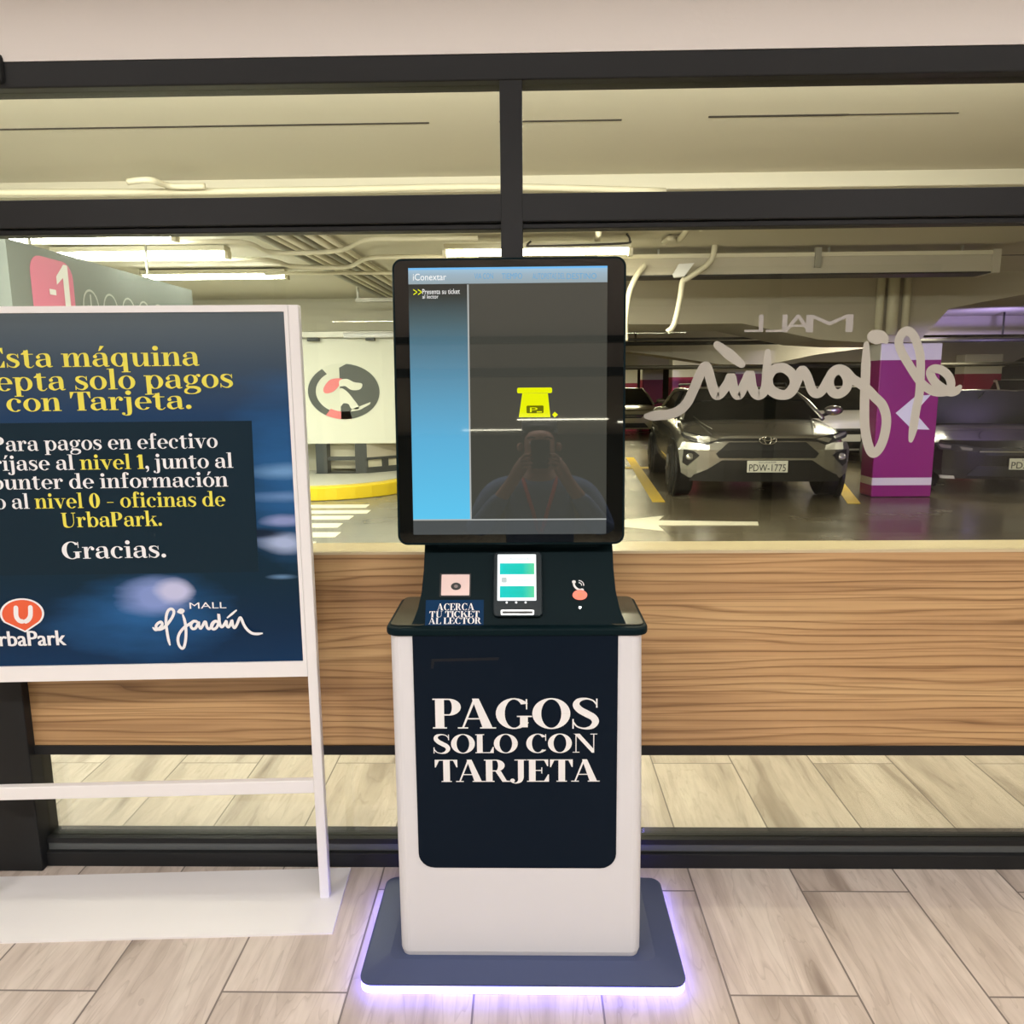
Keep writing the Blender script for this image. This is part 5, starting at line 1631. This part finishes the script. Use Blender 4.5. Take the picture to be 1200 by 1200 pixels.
make_car('suv', 'silver SUV with dark hexagonal grille parked left of the magenta pillar', M['silver_paint'], (3.19, 10.25, 0), rad(-3.5), sx=1.25, H=1.45, L=4.6, lift=0.085, plate='PDW-1775')
make_car('sedan', 'glossy black car at the right edge, right of the magenta pillar', M['black_paint'], (7.0, 10.80, 0), rad(-7.5), H=1.45, L=4.2, hood_z=0.98, nose_z=0.74, style='sedan', plate='PDX-3021')
make_car('hatchback', 'white car half hidden between the silver SUV and magenta pillar', M['white_paint_car'], (6.85, 15.6, 0), rad(0.0), H=1.50, L=4.2, hood_z=1.02, nose_z=0.82, style='sedan')
make_car('estate_car', 'champagne car far back beside the right edge of the kiosk screen', M['beige_paint'], (2.9, 23.5, 0), rad(-2.0), H=1.46, L=4.2, hood_z=0.96, nose_z=0.8, style='sedan')
make_car('van', 'white car far back above the black car at the right edge', M['white_paint_car'], (13.7, 20.0, 0), rad(-4.0), H=1.62, L=4.3, hood_z=1.05, nose_z=0.85, style='suv')
make_car('saloon', 'dark car far back seen over the bonnet of the silver SUV', M['black_paint'], (7.6, 24.2, 0), rad(-3.0), H=1.45, L=4.3, hood_z=0.96, nose_z=0.78, style='sedan')


# ------------------------------------------------------------------ the photographer (seen mirrored in the touchscreen)
def skin_mesh(name, joints, bones, material, parent, sub=2):
    """joints: {key: (x, y, z, radius)}; grown into one continuous surface"""
    keys = list(joints)
    me = bpy.data.meshes.new(name)
    me.from_pydata([joints[k][:3] for k in keys], [(keys.index(a_), keys.index(b_)) for a_, b_ in bones], [])
    me.materials.append(material)
    o = bpy.data.objects.new(name, me)
    COL.objects.link(o)
    sk = o.modifiers.new('skin', 'SKIN')
    sk.use_smooth_shade = True
    for i, k in enumerate(keys):
        r_ = joints[k][3]
        r_ = r_ if isinstance(r_, tuple) else (r_, r_)
        me.skin_vertices[0].data[i].radius = r_
    me.skin_vertices[0].data[0].use_root = True
    sd = o.modifiers.new('subdivision', 'SUBSURF')
    sd.levels = sd.render_levels = sub
    if parent is not None:
        o.parent = parent
    return o


PX = empty('person', (0.07, -0.30, 0.0))
PX.scale = (1.33, 1, 1)
tag(PX, 'person in blue shirt and red lanyard mirrored in the kiosk touchscreen', 'person')
skin_m = mat('skin', (0.36, 0.20, 0.14), 0.5)
shirt_m = mat('blue shirt cloth', (0.10, 0.15, 0.28), 0.8)
trouser_m = mat('dark trousers', (0.02, 0.022, 0.03), 0.8)
hair_m = mat('black hair', (0.008, 0.007, 0.006), 0.6)
J = {'pelvis': (0, 0, 0.88, (0.15, 0.105)), 'waist': (0, 0, 1.02, (0.135, 0.10)), 'chest': (0, 0, 1.22, (0.155, 0.11)), 'collar': (0, 0, 1.335, (0.09, 0.07)), 'neck': (0, 0.015, 1.41, 0.052),
     'skull': (0, 0.025, 1.50, (0.066, 0.075)), 'brow': (0, 0.02, 1.585, (0.073, 0.088)), 'crown': (0, 0.01, 1.645, (0.055, 0.065))}
B_ = [('pelvis', 'waist'), ('waist', 'chest'), ('chest', 'collar'), ('collar', 'neck'), ('neck', 'skull'), ('skull', 'brow'), ('brow', 'crown')]
for s_, n_ in ((-1, 'l'), (1, 'r')):
    J.update({'sh' + n_: (s_ * 0.185, 0, 1.315, 0.062), 'el' + n_: (s_ * 0.27, 0.06, 1.07, 0.044), 'wr' + n_: (s_ * 0.105, 0.17, 1.37, 0.028), 'pa' + n_: (s_ * 0.075, 0.20, 1.44, 0.034),
              'hip' + n_: (s_ * 0.095, 0, 0.80, 0.085), 'kn' + n_: (s_ * 0.105, 0.02, 0.45, 0.058), 'an' + n_: (s_ * 0.11, -0.01, 0.09, 0.038), 'to' + n_: (s_ * 0.125, 0.13, 0.035, 0.032)})
    B_ += [('collar', 'sh' + n_), ('sh' + n_, 'el' + n_), ('el' + n_, 'wr' + n_), ('wr' + n_, 'pa' + n_), ('pelvis', 'hip' + n_), ('hip' + n_, 'kn' + n_), ('kn' + n_, 'an' + n_), ('an' + n_, 'to' + n_)]
    # five fingers each, curled round the phone edge
    for f_, (dz, ln) in enumerate(((0.0, 0.05), (0.022, 0.055), (0.044, 0.052), (0.066, 0.042))):
        k1, k2 = 'f%d%s' % (f_, n_), 'g%d%s' % (f_, n_)
        J[k1] = (s_ * 0.062, 0.235, 1.43 + dz, 0.0095)
        J[k2] = (s_ * (0.062 - ln * 0.6), 0.262, 1.432 + dz, 0.008)
        B_ += [('pa' + n_, k1), (k1, k2)]
    J['t1' + n_] = (s_ * 0.058, 0.205, 1.485, 0.011)
    J['t2' + n_] = (s_ * 0.03, 0.215, 1.50, 0.009)
    B_ += [('pa' + n_, 't1' + n_), ('t1' + n_, 't2' + n_)]
bd_ = skin_mesh('body', J, B_, skin_m, PX)
SJ = {k: (v[0], v[1], v[2], tuple(q + 0.014 for q in (v[3] if isinstance(v[3], tuple) else (v[3], v[3])))) for k, v in J.items()}
tk = ['pelvis', 'waist', 'chest', 'collar', 'shl', 'shr', 'ell', 'elr']
sj = {k: SJ[k] for k in tk}
for n_ in 'lr':
    a_, b2_ = J['el' + n_], J['wr' + n_]
    sj['cf' + n_] = tuple(a_[i] * 0.25 + b2_[i] * 0.75 for i in range(3)) + ((0.042, 0.042),)
skin_mesh('shirt', sj, [(a_, b2_) for a_, b2_ in B_ if a_ in sj and b2_ in sj] + [('ell', 'cfl'), ('elr', 'cfr')], shirt_m, PX)
tk = ['pelvis', 'hipl', 'hipr', 'knl', 'knr', 'anl', 'anr']
skin_mesh('trousers', {k: SJ[k] for k in tk}, [(a_, b2_) for a_, b2_ in B_ if a_ in tk and b2_ in tk], trouser_m, PX)
for s_ in (-1, 1):
    skin_mesh('shoe', {'h': (s_ * 0.11, -0.05, 0.05, 0.046), 'm': (s_ * 0.115, 0.05, 0.05, 0.05), 't': (s_ * 0.125, 0.16, 0.04, 0.038)}, [('h', 'm'), ('m', 't')], trouser_m, PX)
hj = {'b': (0, -0.045, 1.60, (0.074, 0.062)), 'a': (0, -0.045, 1.52, (0.066, 0.05)), 'c': (0, -0.012, 1.655, (0.074, 0.05)), 'd': (0, 0.065, 1.655, (0.052, 0.026))}
skin_mesh('hair', hj, [('b', 'a'), ('b', 'c'), ('c', 'd')], hair_m, PX)
skin_mesh('nose', {'a': (0, 0.10, 1.565, 0.009), 'b': (0, 0.125, 1.528, 0.013)}, [('a', 'b')], skin_m, PX, 1)
skin_mesh('mouth', {'a': (-0.024, 0.095, 1.492, 0.006), 'b': (0, 0.104, 1.492, 0.008), 'c': (0.024, 0.095, 1.492, 0.006)}, [('a', 'b'), ('b', 'c')], mat('lips', (0.28, 0.09, 0.08), 0.5), PX, 1)
for s_ in (-1, 1):
    ey = MB().lathe([(0.002, 0.012), (0.010, 0.006), (0.013, -0.002), (0.008, -0.012)], (s_ * 0.031, 0.094, 1.566), 'y', 12).build('eye', mat('eye', (0.5, 0.48, 0.45), 0.2), PX, smooth=True, keep=True)
    MB().lathe([(0.001, 0.0145), (0.006, 0.011)], (s_ * 0.031, 0.094, 1.566), 'y', 10).build('iris', M['trim_black'], ey, keep=True)
    skin_mesh('ear', {'a': (s_ * 0.080, 0.01, 1.575, 0.012), 'b': (s_ * 0.082, 0.0, 1.55, 0.016), 'c': (s_ * 0.078, 0.01, 1.525, 0.010)}, [('a', 'b'), ('b', 'c')], skin_m, PX, 1)
    MB().tube(spline([(s_ * 0.018, 0.105, 1.592), (s_ * 0.034, 0.104, 1.598), (s_ * 0.05, 0.094, 1.592)], 4), 0.0045, 6).build('eyebrow', hair_m, PX, keep=True)
MB().tube(spline([(-0.075, 0.02, 1.40), (-0.06, 0.10, 1.33), (-0.03, 0.145, 1.2), (0, 0.15, 1.08), (0.03, 0.145, 1.2), (0.06, 0.10, 1.33), (0.075, 0.02, 1.40)], 5), 0.008, 6).build('lanyard', mat('red lanyard', (0.45, 0.03, 0.03), 0.6), PX, keep=True)
PH = MB().slab([(x, -0.055, z) for x, z in rrect(0.07 - 0.05, 0.07 + 0.05, 1.425, 1.575, 0.012)], (0, 0.010, 0)).build('phone', M['trim_black'])
tag(PH, 'dark phone held up before the face of the mirrored person', 'phone')
